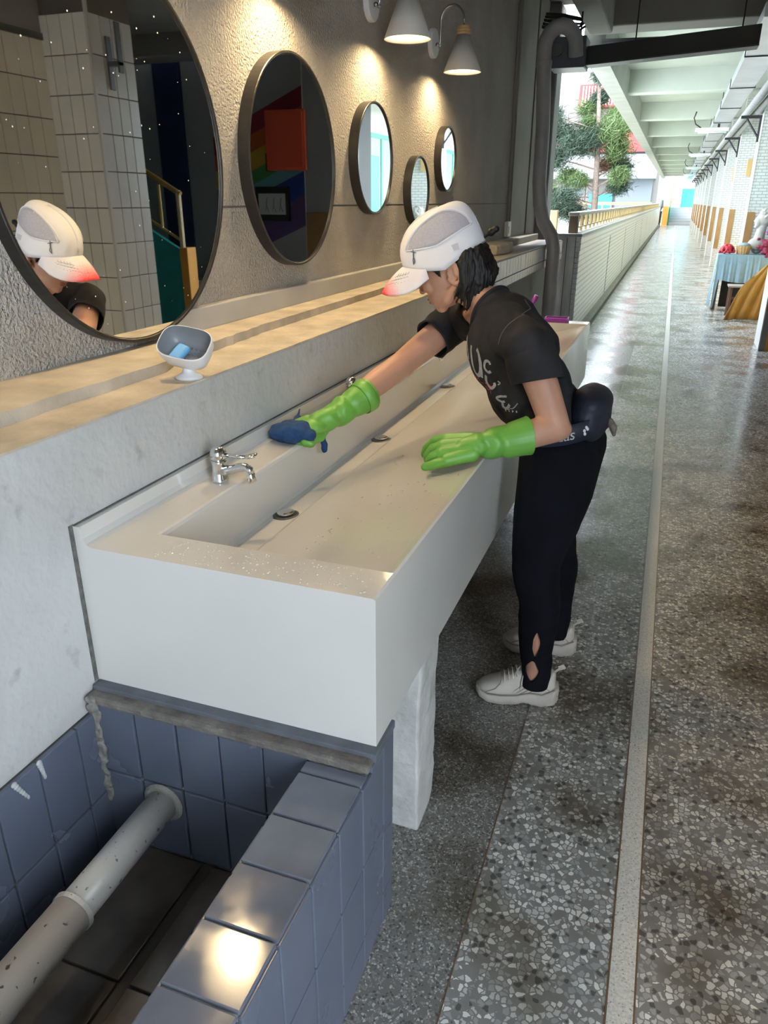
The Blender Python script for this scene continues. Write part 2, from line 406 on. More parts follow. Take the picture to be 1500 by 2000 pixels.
# stairwell on the right (seen in the mirrors)
def mural():
    m = bpy.data.materials.new('rainbow_mural'); m.use_nodes = True; nt = m.node_tree; N = nt.nodes; L = nt.links; p = N['Principled BSDF']
    g = N.new('ShaderNodeNewGeometry'); d = N.new('ShaderNodeVectorMath'); d.operation = 'DOT_PRODUCT'; d.inputs[1].default_value = (.39, 0, .92)
    L.new(g.outputs['Position'], d.inputs[0])
    r = N.new('ShaderNodeValToRGB'); r.color_ramp.interpolation = 'CONSTANT'; e = r.color_ramp.elements
    cols = [(0, (.30, .30, .31)), (.125, (.09, .05, .16)), (.29, (.015, .05, .26)), (.415, (.12, .33, .38)), (.485, (.06, .25, .06)), (.56, (.5, .3, .03)), (.66, (.42, .09, .02)), (.75, (.22, .015, .03)), (.845, (.30, .30, .31))]
    e[0].color = (*cols[0][1], 1); e[1].position = cols[1][0]; e[1].color = (*cols[1][1], 1)
    for q, c in cols[2:]:
        k = e.new(q); k.color = (*c, 1)
    mr = N.new('ShaderNodeMapRange'); mr.inputs[1].default_value = 1.5; mr.inputs[2].default_value = 3.5
    L.new(d.outputs['Value'], mr.inputs[0]); L.new(mr.outputs[0], r.inputs[0]); 
    sx = N.new('ShaderNodeSeparateXYZ'); L.new(g.outputs['Position'], sx.inputs[0])
    gt = N.new('ShaderNodeMath'); gt.operation = 'GREATER_THAN'; gt.inputs[1].default_value = 2.9; L.new(sx.outputs[0], gt.inputs[0])
    mx = N.new('ShaderNodeMix'); mx.data_type = 'RGBA'; L.new(gt.outputs[0], mx.inputs[0]); L.new(r.outputs[0], mx.inputs[6]); mx.inputs[7].default_value = (.30, .30, .31, 1)
    L.new(mx.outputs[2], p.inputs['Base Color']); p.inputs['Roughness'].default_value = .6
    return m
struct(MB().box(1.4, 6, 9.3, 9.5, 0, 3.3).build('wall_mural', mural()))
struct(MB().box(5.8, 6, 5.2, 9.5, 0, 3.3).build('wall_stairwell', M_plain))
struct(MB().box(1.5, 6, 5.0, 5.2, 0, 3.3).build('wall_stairwell_side', M_plain))
o = MB().box(3.3, 3.7, 9.27, 9.3, 0, 3.3).build('wall_blue_panel', mat('navy_paint', (.012, .02, .09), .5)); struct(o)

# stairs in the stairwell: teal stringer, gold handrail, orange newel
M_gold = mat('gold_paint', (.45, .30, .09), .4, metal=.2, var=.12)
st = thing('stair_flight', 'teal sided stair flight with gold railing seen in the large mirror', 'stairs', (2.4, 7.8, 0))
b = MB().prism([(2.45, 0), (5.7, 0), (5.7, 2.75), (2.45, .95)], 7.74, 7.80, 1); under(b.build('stringer', M_teal), st)
for k in range(11):
    s = MB().box(2.5+.29*k, 2.81+.29*k, 7.8, 9.29, 0, .17*(k+1)); under(s.build('step', mat('stair_tread', (.3, .3, .29), .5, var=.1)), st)
under(MB().box(2.36, 2.46, 7.68, 7.86, 0, 1.0).build('newel_block', M_orange, bevel=.005), st)
under(MB().tube([(2.47, 7.77, .97), (2.47, 7.77, 1.60)], .03, 8).build('newel_post', mat('pale_gold', (.62, .5, .28), .4)), st)
sl = (2.75-.95)/3.25
under(MB().tube([(2.44, 7.77, 1.56), (5.6, 7.77, 1.56+sl*3.16)], .03, 8).build('handrail', M_gold), st)
under(MB().tube([(2.5, 7.77, 1.08), (5.6, 7.77, 1.08+sl*3.1)], .016, 6).build('bottom_rail', M_gold), st)
for k in range(9):
    x = 2.72+.34*k; z0 = 1.08+sl*(x-2.5); s = MB()
    if k % 2 == 0: s.tube([(x, 7.77, z0), (x, 7.77, z0+.46)], .018, 6)
    else:
        s.tube([(x+.10*math.sin(a*PI/6), 7.77, z0+.22+.14*math.cos(a*PI/6)) for a in range(13)], .012, 6)
        s.tube([(x, 7.77, z0), (x, 7.77, z0+.08)], .012, 6)
    under(s.build('baluster', M_gold), st)

# red cabinet, picture and switch on the mural wall
m_red = mat('red_enamel', (.72, .09, .035), .4, var=.04)
t = thing('hose_cabinet', 'large red metal cabinet on the rainbow wall, seen in the second mirror', 'cabinet', (1.72, 9.3, 1.84))
under(MB().box(1.52, 2.05, 9.08, 9.3, 1.84, 2.5).build('cabinet_body', m_red, bevel=.008), t)
under(MB().box(1.55, 2.02, 9.07, 9.081, 1.87, 2.47).build('cabinet_door', m_red, bevel=.004), t)
t = thing('framed_picture', 'black framed sketch hanging below the red cabinet in the second mirror', 'picture', (2.1, 9.3, 1.27))
under(MB().box(1.86, 2.34, 9.27, 9.3, 1.25, 1.66).build('frame', M_dark, bevel=.004), t)
under(MB().box(1.91, 2.29, 9.263, 9.272, 1.33, 1.58).build('paper', mat('paper', (.55, .55, .54), .7)), t)
for x in (1.98, 2.08, 2.18): under(MB().tube([(x-.03, 9.262, 1.36), (x, 9.262, 1.44), (x+.02, 9.262, 1.36), (x, 9.262, 1.44), (x-.01, 9.262, 1.53)], .005, 5).build('sketched_figure', mat('ink', (.2, .2, .2), .8)), t)
tag(MB().box(2.06, 2.14, 9.22, 9.3, 1.84, 2.04).build('alarm_box', M_dark, bevel=.006), 'small black box beside the red cabinet in the second mirror', 'box')

# ------------------------------------------------------------------ right-hand classroom side: pillars, bays, dado
m_pbrick = brick_mat('pillar_brick', (.60, .60, .57), (.56, .56, .53), (.36, .36, .34), .11, .042, .5, 'XZ', ms=.006)
wc = struct(MB().box(1.5, 1.7, 9.5, 58, 0, 3.3).build('wall_classroom', mat('classroom_wall', (.60, .60, .54), .6, var=.05)))
MB().box(1.49, 1.5, 9.5, 58, 0, .95).build('dado', mat('yellow_dado', (.70, .42, .07), .5, var=.05), wc)
pil_b = MB().box(1.0, 1.52, -.25, .25, 0, 3.3).mesh('classroom_pillar')
pil_f = MB().box(1.004, 1.5, -.262, -.25, .0, 3.3).mesh('pillar_tiling')
pil_d = MB().box(1.006, 1.105, -.275, -.262, .42, 1.36).mesh('pillar_dado'); pil_e = MB().box(.994, 1.004, -.27, -.24, .0, 3.3).mesh('corner_bead')
m_bead = mat('white_bead', (.75, .75, .73), .4)
PY = [9.38, 13.27, 17.55, 21.65, 25.6, 29.95, 34.2, 38.4, 42.5, 46.7, 50.9, 55.1]
for i, y in enumerate(PY):
    o = put('wall_pillar_classroom', pil_b if i else pil_b.copy(), M_pillar, None, bevel=.004)
    o.location = (0 if i else .05, y, 0); struct(o)
    if i == 0: MB().box(1.06, 1.5, -.276, -.262, .30, 1.36).build('pillar_dado', M_brown, o); MB().box(1.06, 1.5, -.276, -.262, 0, .30).build('pillar_skirting', M_orange, o)
    if i == 0: MB().box(1.2, 1.5, .25, 1.22, 0, 3.3).build('pillar_return', mat('grey_return', (.07, .073, .073), .7), o)
    for me, mt, nm in ((pil_f, m_pbrick, 'pillar_tiling'), (pil_d, M_brown, 'pillar_dado'), (pil_e, m_bead, 'corner_bead')):
        if i == 0 and nm == 'pillar_tiling': mt = None; MB().box(1.004, 1.5, -.262, -.25, 0, 3.3).build('pillar_render', M_plain, o); continue
        put(nm, me, mt, o)
m_glass = mat('window_glass', (.35, .45, .42), .1, spec=.6)
wf = MB().box(1.46, 1.5, -1.2, 1.2, 1.0, 1.06).box(1.46, 1.5, -1.2, 1.2, 2.34, 2.4).box(1.46, 1.5, -1.2, -1.14, 1.06, 2.34).box(1.46, 1.5, 1.14, 1.2, 1.06, 2.34).box(1.46, 1.5, -.03, .03, 1.06, 2.34).mesh('window_frame')
wp = MB().box(1.475, 1.485, -1.14, -.03, 1.06, 2.34).mesh('pane'); wp2 = MB().box(1.475, 1.485, .03, 1.14, 1.06, 2.34).mesh('pane')
for i in range(len(PY)-1):
    yc = (PY[i]+PY[i+1])/2+.3
    o = put('window_%d' % (i+1), wf, M_green); o.location = (0, yc, 0); struct(o)
    put('pane', wp, m_glass, o); put('pane', wp2, m_glass, o)
    q = 1.0 if i == 0 else 0
    d = MB().box(1.45, 1.5, PY[i]+.3+q, PY[i]+1.1+q, 0, 2.1).build('door_%d' % (i+1), M_green, bevel=.006); struct(d)
    MB().box(1.44, 1.451, PY[i]+.36+q, PY[i]+1.04+q, .1, .9).build('door_panel', MATS['yellow_dado'], d, bevel=.004)
    MB().tube([(1.40, PY[i]+.42+q, 1.0), (1.45, PY[i]+.42+q, 1.0)], .012, 6).tube([(1.40, PY[i]+.42+q, 1.0), (1.40, PY[i]+.54+q, 1.0)], .012, 6).build('door_handle', M_gold, d)

# ------------------------------------------------------------------ parapet and railing along the corridor
m_para = brick_mat('parapet_tile', (.66, .66, .66), (.60, .61, .61), (.30, .30, .29), .21, .062, .5, 'YZ', ms=.009)
pw = struct(MB().box(-1.24, -.975, 9.12, 56.5, 0, 1.14).build('wall_parapet', mat('groove_cement', (.16, .16, .14), .9, var=.2)))
gy = [9.12, 13.62, 18.0, 22.6, 27.0, 31.4, 35.8, 40.2, 44.6, 49.0, 53.4, 56.5]
for i in range(len(gy)-1):
    MB().box(-.98, -.95, gy[i]+(.09 if i else 0), gy[i+1]-.09, .06, .98).build('parapet_panel', m_para, pw, bevel=.004)
MB().box(-.98, -.945, 9.12, 56.5, .98, 1.13).build('parapet_head', m_para, pw, bevel=.004)
MB().box(-1.28, -.935, 9.08, 56.5, 1.13, 1.165).build('coping', mat('coping', (.44, .43, .40), .7, var=.1), pw, bevel=.004)
MB().box(-.97, -.885, 9.2, 56.5, 0, .07).build('kerb', mat('kerb_cement', (.30, .29, .26), .7, var=.15), pw, bevel=.006)
MB().box(-.885, -.845, 9.2, 56.5, .0, .004).build('gutter_line', mat('gutter', (.07, .065, .06), .6), pw)
# weathered end of the parapet with its tile edging
m_weath = mat('weathered_render', (.52, .505, .48), .85, var=.38, vscale=7, stretch=(1, 1, .18), bump=.4, bscale=30)
MB().box(-1.22, -1.005, 9.10, 9.12, 0, 1.13).build('end_render', m_weath, pw)
MB().box(-1.10, -1.094, 9.094, 9.10, 0, 1.12).build('render_crack', m_grout, pw)
et = MB().box(-.022, .022, 9.095, 9.12, .003, .056).mesh('tile')
for j in range(19):
    a = put('tile', et, m_sillt, pw, bevel=.002); a.location = (-.976, 0, .062+.0565*j)
    if j > 13:
        a = put('tile', et, m_sillt, pw, bevel=.002); a.location = (-1.025, 0, .062+.0565*j)
        a = put('tile', et, m_sillt, pw, bevel=.002); a.location = (-1.23, 0, .062+.0565*j)
        a = put('tile', et, m_sillt, pw, bevel=.002); a.location = (-1.275, 0, .062+.0565*j)

m_post = mat('brown_post', (.16, .105, .065), .6, var=.1); m_rail = mat('ochre_rail', (.27, .19, .075), .5, var=.15)
m_railtop = mat('rail_top', (.30, .29, .25), .5, var=.1)
rl = thing('parapet_railing', 'ochre openwork railing with scroll balusters on top of the corridor parapet', 'railing', (-1.06, 9.2, 1.165))
under(MB().box(-1.12, -1.0, 9.2, 56.3, 1.35, 1.385).build('top_rail', m_railtop, bevel=.005), rl)
under(MB().box(-1.085, -1.035, 9.2, 56.3, 1.21, 1.225).build('bottom_rail', m_rail), rl)
under(MB().box(-1.105, -1.005, 9.17, 9.28, 1.165, 1.35).build('end_post', m_post, bevel=.005), rl)
bal = MB().box(-1.075, -1.045, -.015, .015, 0, .185).mesh('baluster')
scr = MB().tube([(-1.06, .10+.06*math.cos(a*PI/6), .12+.055*math.sin(a*PI/6)) for a in range(13)], .011, 5).tube([(-1.06, .10-.07, .06), (-1.06, .17, .18)], .009, 5).mesh('scroll')
for k in range(140):
    y = 9.5+.55*k
    if y > 56.2: break
    a = put('baluster', bal, m_rail, None); a.location = (0, y, 1.165); under(a, rl)
    a = put('scroll', scr, m_rail, None); a.location = (0, y+.06, 1.165); under(a, rl)
# second short railing piece at the outer side
t = thing('outer_railing', 'short weathered railing with one thick ochre post behind the grey pipe', 'railing', (-1.5, 9.6, 1.1))
under(MB().box(-1.39, -1.29, 9.55, 9.65, .8, 1.40).build('post', mat('post_ochre', (.36, .25, .14), .6, var=.15), bevel=.004), t)
under(MB().box(-3.2, -1.3, 9.57, 9.63, 1.37, 1.40).build('top_rail', m_railtop), t)
under(MB().box(-3.2, -1.3, 9.57, 9.63, 0, 1.1).build('base_wall', M_white), t)

# ------------------------------------------------------------------ far end of the corridor
struct(MB().box(-1.3, 2.4, 63.0, 63.2, 0, 6.5).build('wall_end', mat('end_wall', (.42, .42, .42), .7)))
MB().box(.30, 1.5, 62.97, 63.0, 0, 2.35).build('teal_dado', M_teal, bpy.data.objects['wall_end'])
es = thing('end_stair', 'grey steps with teal side wall and orange end block far down the corridor', 'stairs', (.4, 57.6, 0))
for k in range(7):
    under(MB().box(-.32, 1.35, 57.6+.42*k, 58.05+.42*k, 0, .16*(k+1)).build('step', mat('end_step', (.34, .35, .37), .5)), es)
under(MB().prism([(57.6, 0), (62.9, 0), (62.9, 2.7), (57.6, 1.1)], -.42, -.32, 0).build('teal_side', M_teal), es)
under(MB().box(-.80, -.42, 57.4, 57.7, 0, 1.2).build('orange_block', M_orange), es)
under(MB().tube([(-.37, 57.7, 1.5), (-.37, 62.0, 2.95)], .05, 6).tube([(-.37, 57.7, 1.2), (-.37, 57.7, 1.5)], .05, 6).build('handrail', M_gold), es)
for k in range(9):
    under(MB().tube([(-.37, 58.1+.45*k, 1.2+.3*.45*k), (-.37, 58.1+.45*k, 1.6+.335*.45*k)], .03, 5).build('baluster', M_gold), es)
struct(MB().box(-1.1, -1.0, 57.0, 57.12, 0, 3.3).build('wall_end_post', mat('post_grey', (.33, .36, .40), .6)))
t = thing('potted_shrub', 'small grey shrub in a tub on the far landing beside the orange block', 'plant', (-.9, 57.0, 0))
under(MB().lathe([(.10, 0), (.13, .9), (.11, .9), (.09, .1)], Matrix.Translation((-.93, 56.8, 0)), 14).build('tub', mat('tub_dark', (.07, .06, .05), .8)), t)
under(MB().chain([(-.95, 56.8, .9), (-.93, 56.8, 1.2), (-.90, 56.8, 1.5)], [.03, .16, .10], 8).build('foliage', mat('dull_shrub', (.10, .11, .10), .8)), t)

# ------------------------------------------------------------------ courtyard: ground, far building, tree
struct(MB().box(-40, -1.3, 9.7, 90, -1.0, -.9).build('ground_courtyard', mat('courtyard', (.24, .25, .20), .9, var=.1)))
m_cw = mat('pale_facade', (.20, .20, .20), .7, var=.04); m_redroof = mat('red_facade', (.20, .018, .018), .6, var=.1, vscale=1)
bd = thing('school_block', 'white school block with red bands and beige windows across the courtyard', 'building', (-8, 62, -.9))
under(MB().box(-22, -1.4, 62.5, 70, -.9, 10).build('facade', mat('facade_beige', (.14, .125, .115), .7, var=.04)), bd)
under(MB().box(-22, -1.6, 61.2, 62.6, 3.2, 4.6).build('balcony_band', m_cw), bd)
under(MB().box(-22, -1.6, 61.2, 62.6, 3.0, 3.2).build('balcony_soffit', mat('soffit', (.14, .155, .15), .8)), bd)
under(MB().box(-22, -1.6, 60.9, 62.4, 4.72, 6.0).build('red_band', m_redroof), bd)
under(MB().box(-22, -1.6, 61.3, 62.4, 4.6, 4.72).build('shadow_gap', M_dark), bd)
under(MB().box(-7.4, -2.2, 60.9, 62.4, 7.6, 9.0).build('red_upper_band', m_redroof), bd)
under(MB().box(-4.3, -1.8, 62.3, 62.55, -.9, 3.0).build('grey_bay', mat('grey_bay', (.13, .145, .16), .6)), bd)
under(MB().box(-6.2, -4.5, 62.2, 62.5, -.9, 2.0).build('turquoise_panel', mat('turquoise', (.02, .19, .19), .5)), bd)
m_fr = mat('window_white', (.18, .15, .13), .6); m_pane = mat('far_pane', (.03, .048, .052), .2)
for r in range(2):
    for k in range(9):
        x = -13.5+.88*k; z = .75+1.05*r
        f = under(MB().box(x, x+.8, 62.38, 62.5, z, z+.95).build('window', m_fr), bd)
        p = MB().box(x+.09, x+.71, 62.36, 62.385, z+.1, z+.62).build('pane', m_pane); p.parent = f; p.location = (0, 0, 0); f.location = -Vector(bd.location)
under(MB().box(-16, -1.6, 59.5, 59.7, 1.25, 1.45).build('far_rail', mat('far_ochre', (.22, .15, .08), .6)), bd)
for k in range(24): under(MB().box(-15.8+.6*k, -15.7+.6*k, 59.55, 59.65, .4, 1.25).build('far_baluster', MATS['far_ochre']), bd)
under(MB().box(-16, -1.6, 59.5, 59.7, -.9, .4).build('far_parapet', m_cw), bd)
for k in range(26):
    under(MB().box(-7.2+.2*k, -7.1+.2*k, 60.85, 60.9, 7.7, 8.9).build('red_louvre', mat('louvre_pale', (.4, .22, .21), .6)), bd) if k < 24 else None

K = 1.35
tr = thing('conifer_tree', 'tall conifer with tufted needle branches beyond the parapet railing', 'tree', (-2.45, 26.8, -.9))
m_bark = mat('bark', (.15, .11, .09), .9, var=.3, vscale=20, bump=.6, bscale=40)
under(MB().tube([(-2.43, 26.9, -.9), (-2.46, 27, .6), (-2.51, 27, 1.9), (-2.57, 27, 3.25), (-2.67, 27, 4.3), (-2.78, 27, 5.7)], [.13, .115, .10, .08, .06, .02], 10).build('trunk', m_bark, smooth=True), tr)
TUFT = [(-2.10, 20.0, 2.80, .42, 0), (-2.42, 19.7, 2.72, .36, 0), (-2.80, 20.2, 2.95, .42, 0), (-3.0, 19.6, 3.3, .30, 0), (-2.2, 20.3, 3.5, .26, 1), (-1.98, 20.2, 3.72, .22, 0), (-1.95, 19.9, 4.15, .26, 0),
        (-1.95, 20, 4.55, .22, 0), (-1.52, 20.2, 3.25, .34, 1), (-1.25, 19.8, 2.95, .34, 1), (-1.40, 20.1, 2.62, .32, 1), (-1.02, 20.4, 2.28, .26, 0), (-1.18, 19.8, 2.05, .24, 1), (-1.32, 20.2, 1.84, .26, 0),
        (-2.55, 20.3, 2.05, .28, 1), (-2.25, 19.9, 1.95, .22, 1), (-2.50, 19.6, 1.55, .32, 0), (-2.75, 19.9, 1.35, .34, 0), (-2.35, 20.1, 1.25, .28, 0), (-3.0, 20.3, 1.7, .22, 1), (-1.7, 20.4, 2.3, .2, 2), (-2.9, 20, 2.45, .34, 0), (-1.66, 20, 3.0, .28, 1), (-2.15, 20.1, 3.15, .24, 1)]
m_nd = [mat('needles_dark', (.022, .042, .024), .7, var=.3), mat('needles_light', (.075, .115, .035), .7, var=.3), mat('needles_dry', (.14, .06, .035), .8, var=.3)]
for (x, y, z, r, kd) in TUFT:
    x, y, z, r = x*K, y*K, 1.5+(z-1.5)*K, r*K*1.22
    x = min(x, -1.2-r*1.5)
    s = MB(); c = Vector((x, y, z))
    for k in range(1500):
        d = Vector((random.gauss(0, 1), random.gauss(0, 1), random.gauss(0, .8)+.25)).normalized()
        st0 = c + Vector((random.gauss(0, .34), random.gauss(0, .34), random.gauss(0, .26)))*r
        l = r*random.uniform(.35, .75); wv = d.cross(Vector((random.random(), random.random(), random.random()))).normalized()*.011
        tip = st0+d*l; s.add([st0-wv, st0+wv, tip+Vector((0, 0, -.03))], [(0, 1, 2)])
    under(s.build('needle_tuft', m_nd[kd]), tr)['kind'] = 'stuff'
    zt = max(.6, z-.35); tx = -2.45-.065*(zt-.6)
    under(MB().tube([(tx, 27, zt), ((tx+x)/2, (27+y)/2, (zt+z)/2+.02), (x, y, z)], [.03, .022, .01], 5).build('branch', m_bark), tr)

# ================================================================== the wash trough
M_solid = mat('white_solid_surface', (.60, .587, .56), .16, var=.015, vscale=5, rvar=.06, coat=.3)
M_chrome = mat('chrome', (.75, .76, .77), .09, metal=1.0)
Y0, Y1 = 1.10, 4.65
bs = thing('wash_trough', 'long white ramp wash trough mounted on the wall under the mirrors', 'sink', (-.74, Y0, .516))
def warp(v):
    t = (v[1]-Y0)/(Y1-Y0); return (v[0]+.027*t*(v[0]+1.07)/.66, v[1], v[2])
prof_end = [(-1.069, .516), (-1.069, .886), (-1.053, .886), (-1.050, .860), (-1.044, .849), (-1.034, .843), (-.416, .843), (-.411, .8395), (-.41, .516)]
prof_mid = [(-1.069, .516), (-1.069, .886), (-1.053, .886), (-1.050, .860), (-1.044, .849), (-1.034, .843), (-.948, .843), (-.943, .840), (-.940, .833), (-.936, .712), (-.930, .703), (-.920, .700), (-.858, .707), (-.848, .712), (-.430, .837), (-.416, .843), (-.411, .8395), (-.41, .516)]
s = MB().prism(prof_end, Y0, 1.207, 1).prism(prof_end, 4.545, Y1, 1)
n = 1
for i in range(n): s.prism(prof_mid, 1.207+(4.545-1.207)*i/n, 1.207+(4.545-1.207)*(i+1)/n, 1)
s.v = [warp(v) for v in s.v]
under(s.build('trough_body', M_solid), bs)
# three waste drains
m_ring = mat('drain_ring', (.10, .10, .10), .35, metal=.8)
for i, y in enumerate((1.69, 2.44, 3.33)):
    M = Matrix.Translation((-.893+.004*i, y, .7035)) @ Matrix.Rotation(math.radians(-4), 4, 'Y')
    d = under(MB().lathe([(.036, 0), (.036, .002), (.030, .003), (.020, .001), (.0, .001)][:4], M, 28).build('drain', m_ring, smooth=False), bs)
    c = MB().lathe([(.005, 0), (.006, .006), (.024, .007), (.024, .010), (.018, .0125)], M, 28).build('drain_cap', M_chrome, smooth=False); c.parent = d
# splashes of water left on the deck and slope
s = MB()
for k in range(260):
    if k < 170: x = random.uniform(-.9, -.43); y = random.uniform(1.112, 1.20); z = .8432
    else: x = random.uniform(-.72, -.44); y = random.uniform(1.25, 2.2); z = .712+(x+.848)/.418*.125+.0006
    r = random.uniform(.0009, .0022)
    s.lathe([(r*1.4, -.0005), (r*.9, .0008), (r*.3, .0012)], Matrix.Translation((x, y, z)) @ Matrix.Diagonal((1, random.uniform(.8, 1.8), 1, 1)), 7)
wd = under(s.build('water_drops', mat('water', (.58, .57, .545), .04), smooth=True), bs); wd['kind'] = 'stuff'
# dark caulk along the wall and under the box
under(MB().box(-1.071, -1.0695, Y0-.012, Y0+.003, .516, .89).build('caulk', mat('old_caulk', (.12, .115, .105), .95, var=.3, vscale=60, bump=.8, bscale=150)), bs)
under(MB().box(-1.0705, -1.066, Y0, Y1, .886, .8885).build('caulk', MATS['old_caulk']), bs)

# taps on the back deck
def tap(loc, label):
    t = thing('tap', label, 'faucet', loc, 'chrome taps along the wash trough')
    L = Vector(loc)
    TS = Vector((.80, .95, .95))
    def W(mb, nm, mt=M_chrome, sm=True): mb.v = [(a[0]*TS.x+L.x, a[1]*TS.y+L.y, a[2]*TS.z+L.z) for a in mb.v]; return under(mb.build(nm, mt, smooth=sm), t)
    W(MB().lathe([(.026, 0), (.027, .004), (.0235, .010), (.021, .03), (.021, .05), (.024, .058)], None, 24), 'tap_body')
    W(MB().lathe([(.012, .056), (.022, .060), (.0245, .070), (.024, .080), (.019, .089), (.008, .094)], None, 24), 'tap_head')
    W(MB().tube([(.012, -.002, .030), (.045, -.004, .036), (.075, -.006, .046), (.10, -.008, .050), (.116, -.009, .044), (.120, -.0095, .034)], [.015, .013, .012, .0115, .0115, .011], 12), 'spout')
    W(MB().lathe([(.0125, 0), (.0135, .004), (.0135, .022), (.012, .026)], Matrix.Translation((.123, -.0095, .012)) @ Matrix.Rotation(math.radians(-14), 4, 'Y'), 18), 'aerator')
    h = W(MB().tube([(.016, .002, .074), (.06, .006, .071), (.085, .008, .071)], [.006, .005, .005], 10), 'lever')
    g = MB().tube([(.085, .008, .071), (.104, .022, .075), (.122, .020, .079), (.126, .010, .080), (.122, -.002, .079), (.104, -.004, .075), (.085, .008, .071)], .0042, 8)
    g.v = [(a[0]*TS.x+L.x, a[1]*TS.y+L.y, a[2]*TS.z+L.z) for a in g.v]; o = g.build('lever_loop', M_chrome, smooth=True); o.parent = h
    g = MB().prism([(.087, .008), (.104, .019), (.121, .017), (.123, .009), (.119, -.001), (.104, -.002)], .073, .0775, 2)
    g.v = [(a[0]*TS.x+L.x, a[1]*TS.y+L.y, a[2]*TS.z+L.z) for a in g.v]; o = g.build('lever_inset', mat('grey_inset', (.28, .31, .31), .4)); o.parent = h
tap((-.995, 1.54, .843), 'chrome lever tap standing free at the near end of the trough')
tap((-.985, 2.40, .843), 'chrome tap half hidden behind the green cuff of the reaching arm')
tap((-.975, 3.18, .843), 'third chrome tap, just beyond the bare reaching arm')

# purple tray and pouch at the far end
m_pur = mat('purple_plastic', (.26, .035, .33), .35)
t = thing('purple_tray', 'flat purple plastic tray on the far end of the trough', 'tray', (-.56, 4.60, .843))
under(MB().box(-.64, -.505, 4.555, 4.64, .844, .85).build('base', m_pur), t)
under(MB().box(-.64, -.505, 4.555, 4.56, .85, .868).box(-.64, -.505, 4.635, 4.64, .85, .868).box(-.64, -.635, 4.56, 4.635, .85, .868).box(-.51, -.505, 4.56, 4.635, .85, .868).build('rim', m_pur, bevel=.002), t)
t = thing('purple_brush', 'purple hand brush standing behind the person shoulder on the trough', 'brush', (-.74, 4.6, .843))
under(MB().tube([(-.74, 4.6, .85), (-.73, 4.6, .93), (-.70, 4.6, .985)], [.014, .012, .016], 8).build('handle', m_pur, smooth=True), t)
under(MB().box(-.78, -.70, 4.58, 4.62, .844, .862).build('brush_head', m_pur, bevel=.004), t)

# ================================================================== tiled mop trough in the foreground
M_btile = mat('blue_grey_tile', (.105, .122, .165), .24, var=.07, vscale=7, rvar=.05)
M_btile_top = mat('wet_blue_tile', (.125, .135, .17), .10, var=.10, vscale=14, rvar=.08, coat=.4, bump=.10, bscale=28)
M_gw = mat('pale_grout', (.42, .42, .43), .9, var=.2, vscale=30)
mt = thing('mop_trough', 'tiled blue grey mop trough wall and pit below the near end of the sink', 'trough', (-.73, .6, 0))
XO, ZT, YE = -.406, .485, 1.06
under(MB().box(-.535, XO-.006, -.8, YE, 0, ZT-.006).build('kerb_core', M_gw), mt)
under(MB().box(-1.07, XO-.006, YE+.006, 1.185, 0, .498).build('block_core', M_gw), mt)
under(MB().box(-1.066, XO-.001, YE-.012, YE+.03, .486, .507).build('cement_lip', mat('dark_cement', (.14, .128, .115), .9, var=.3, vscale=25, bump=.8, bscale=70), bevel=.006), mt)
under(MB().box(-1.066, XO+.004, 1.075, 1.19, .498, .5165).build('slate_strip', mat('slate_strip', (.10, .11, .13), .5, var=.2, vscale=20), bevel=.002), mt)
def tiles(nm, xs, dims, axis, m=M_btile, j=.0006):
    """alike tiles at the given centres, sharing one mesh; a jitter keeps them uneven"""
    a, b, c = dims; me = MB().box(-a/2, a/2, -b/2, b/2, -c/2, c/2).mesh('tile')
    for p in xs:
        o = put('tile', me, m, None, bevel=.0022); q = list(p); q[axis] += random.uniform(-j, j); o.location = q; under(o, mt)
P = .1125
ye = [1.188, 1.126]+[1.0135-P*i for i in range(15)]
ys = [(ye[i]+ye[i+1])/2 for i in range(1, len(ye)-1)]
for i in range(len(ye)-1):
    for (z0, z1) in ((.289, .481), (.095, .285), (.004, .091)):
        if i == 0 and z1 > .4: z1 = .497
        o = put('tile', MB().box(XO-.006, XO+.002, ye[i+1]+.002, ye[i]-.002, z0, z1).mesh('tile'), M_btile, None, bevel=.0022)
        o.location = (random.uniform(-.0006, .0006), 0, 0); under(o, mt)
tiles('o', [(XO-.002, 1.093, .489)], (.008, .060, .015), 0)
# top of the kerb
tiles('t', [(-.4735, .9605-P*i, ZT-.002) for i in range(0, 13)], (.127, P-.005, .009), 2, M_btile_top)
tiles('t', [(-.4735, 1.034, ZT-.002)], (.127, .030, .009), 2, M_btile_top)
# pit end wall
xs_ = [-1.003, -.898, -.793, -.69, -.588]
tiles('e', [(x, YE, .405) for x in xs_]+[(x, YE, .206) for x in xs_], (.099, .010, .193), 1)
# pit side wall under the plaster
tiles('s', [(-1.056, y, .355) for y in [1.051-.11*i for i in range(0, 14)]]+[(-1.056, y, .137) for y in [1.051-.11*i for i in range(0, 14)]], (.012, .106, .212), 0)
under(MB().box(-1.07, -1.056, -.8, 1.06, .0, .458).build('side_core', m_grout), mt)
# inner face of the kerb and the pit floor
tiles('i', [(-.5385, y-.02, .385) for y in ys if y < 1.0]+[(-.5385, y-.02, .19) for y in ys if y < 1.0], (.008, P-.004, .188), 0)
under(MB().box(-1.06, -.535, -.8, 1.06, 0, .100).build('pit_bed', m_grout), mt)
M_pf = mat('wet_brown_tile', (.10, .085, .07), .14, var=.35, vscale=8, rvar=.08)
tiles('f', [(-.931, .905-.30*i, .104) for i in range(0, 5)]+[(-.674, .905-.30*i, .104) for i in range(0, 5)], (.232, .294, .010), 2, M_pf)
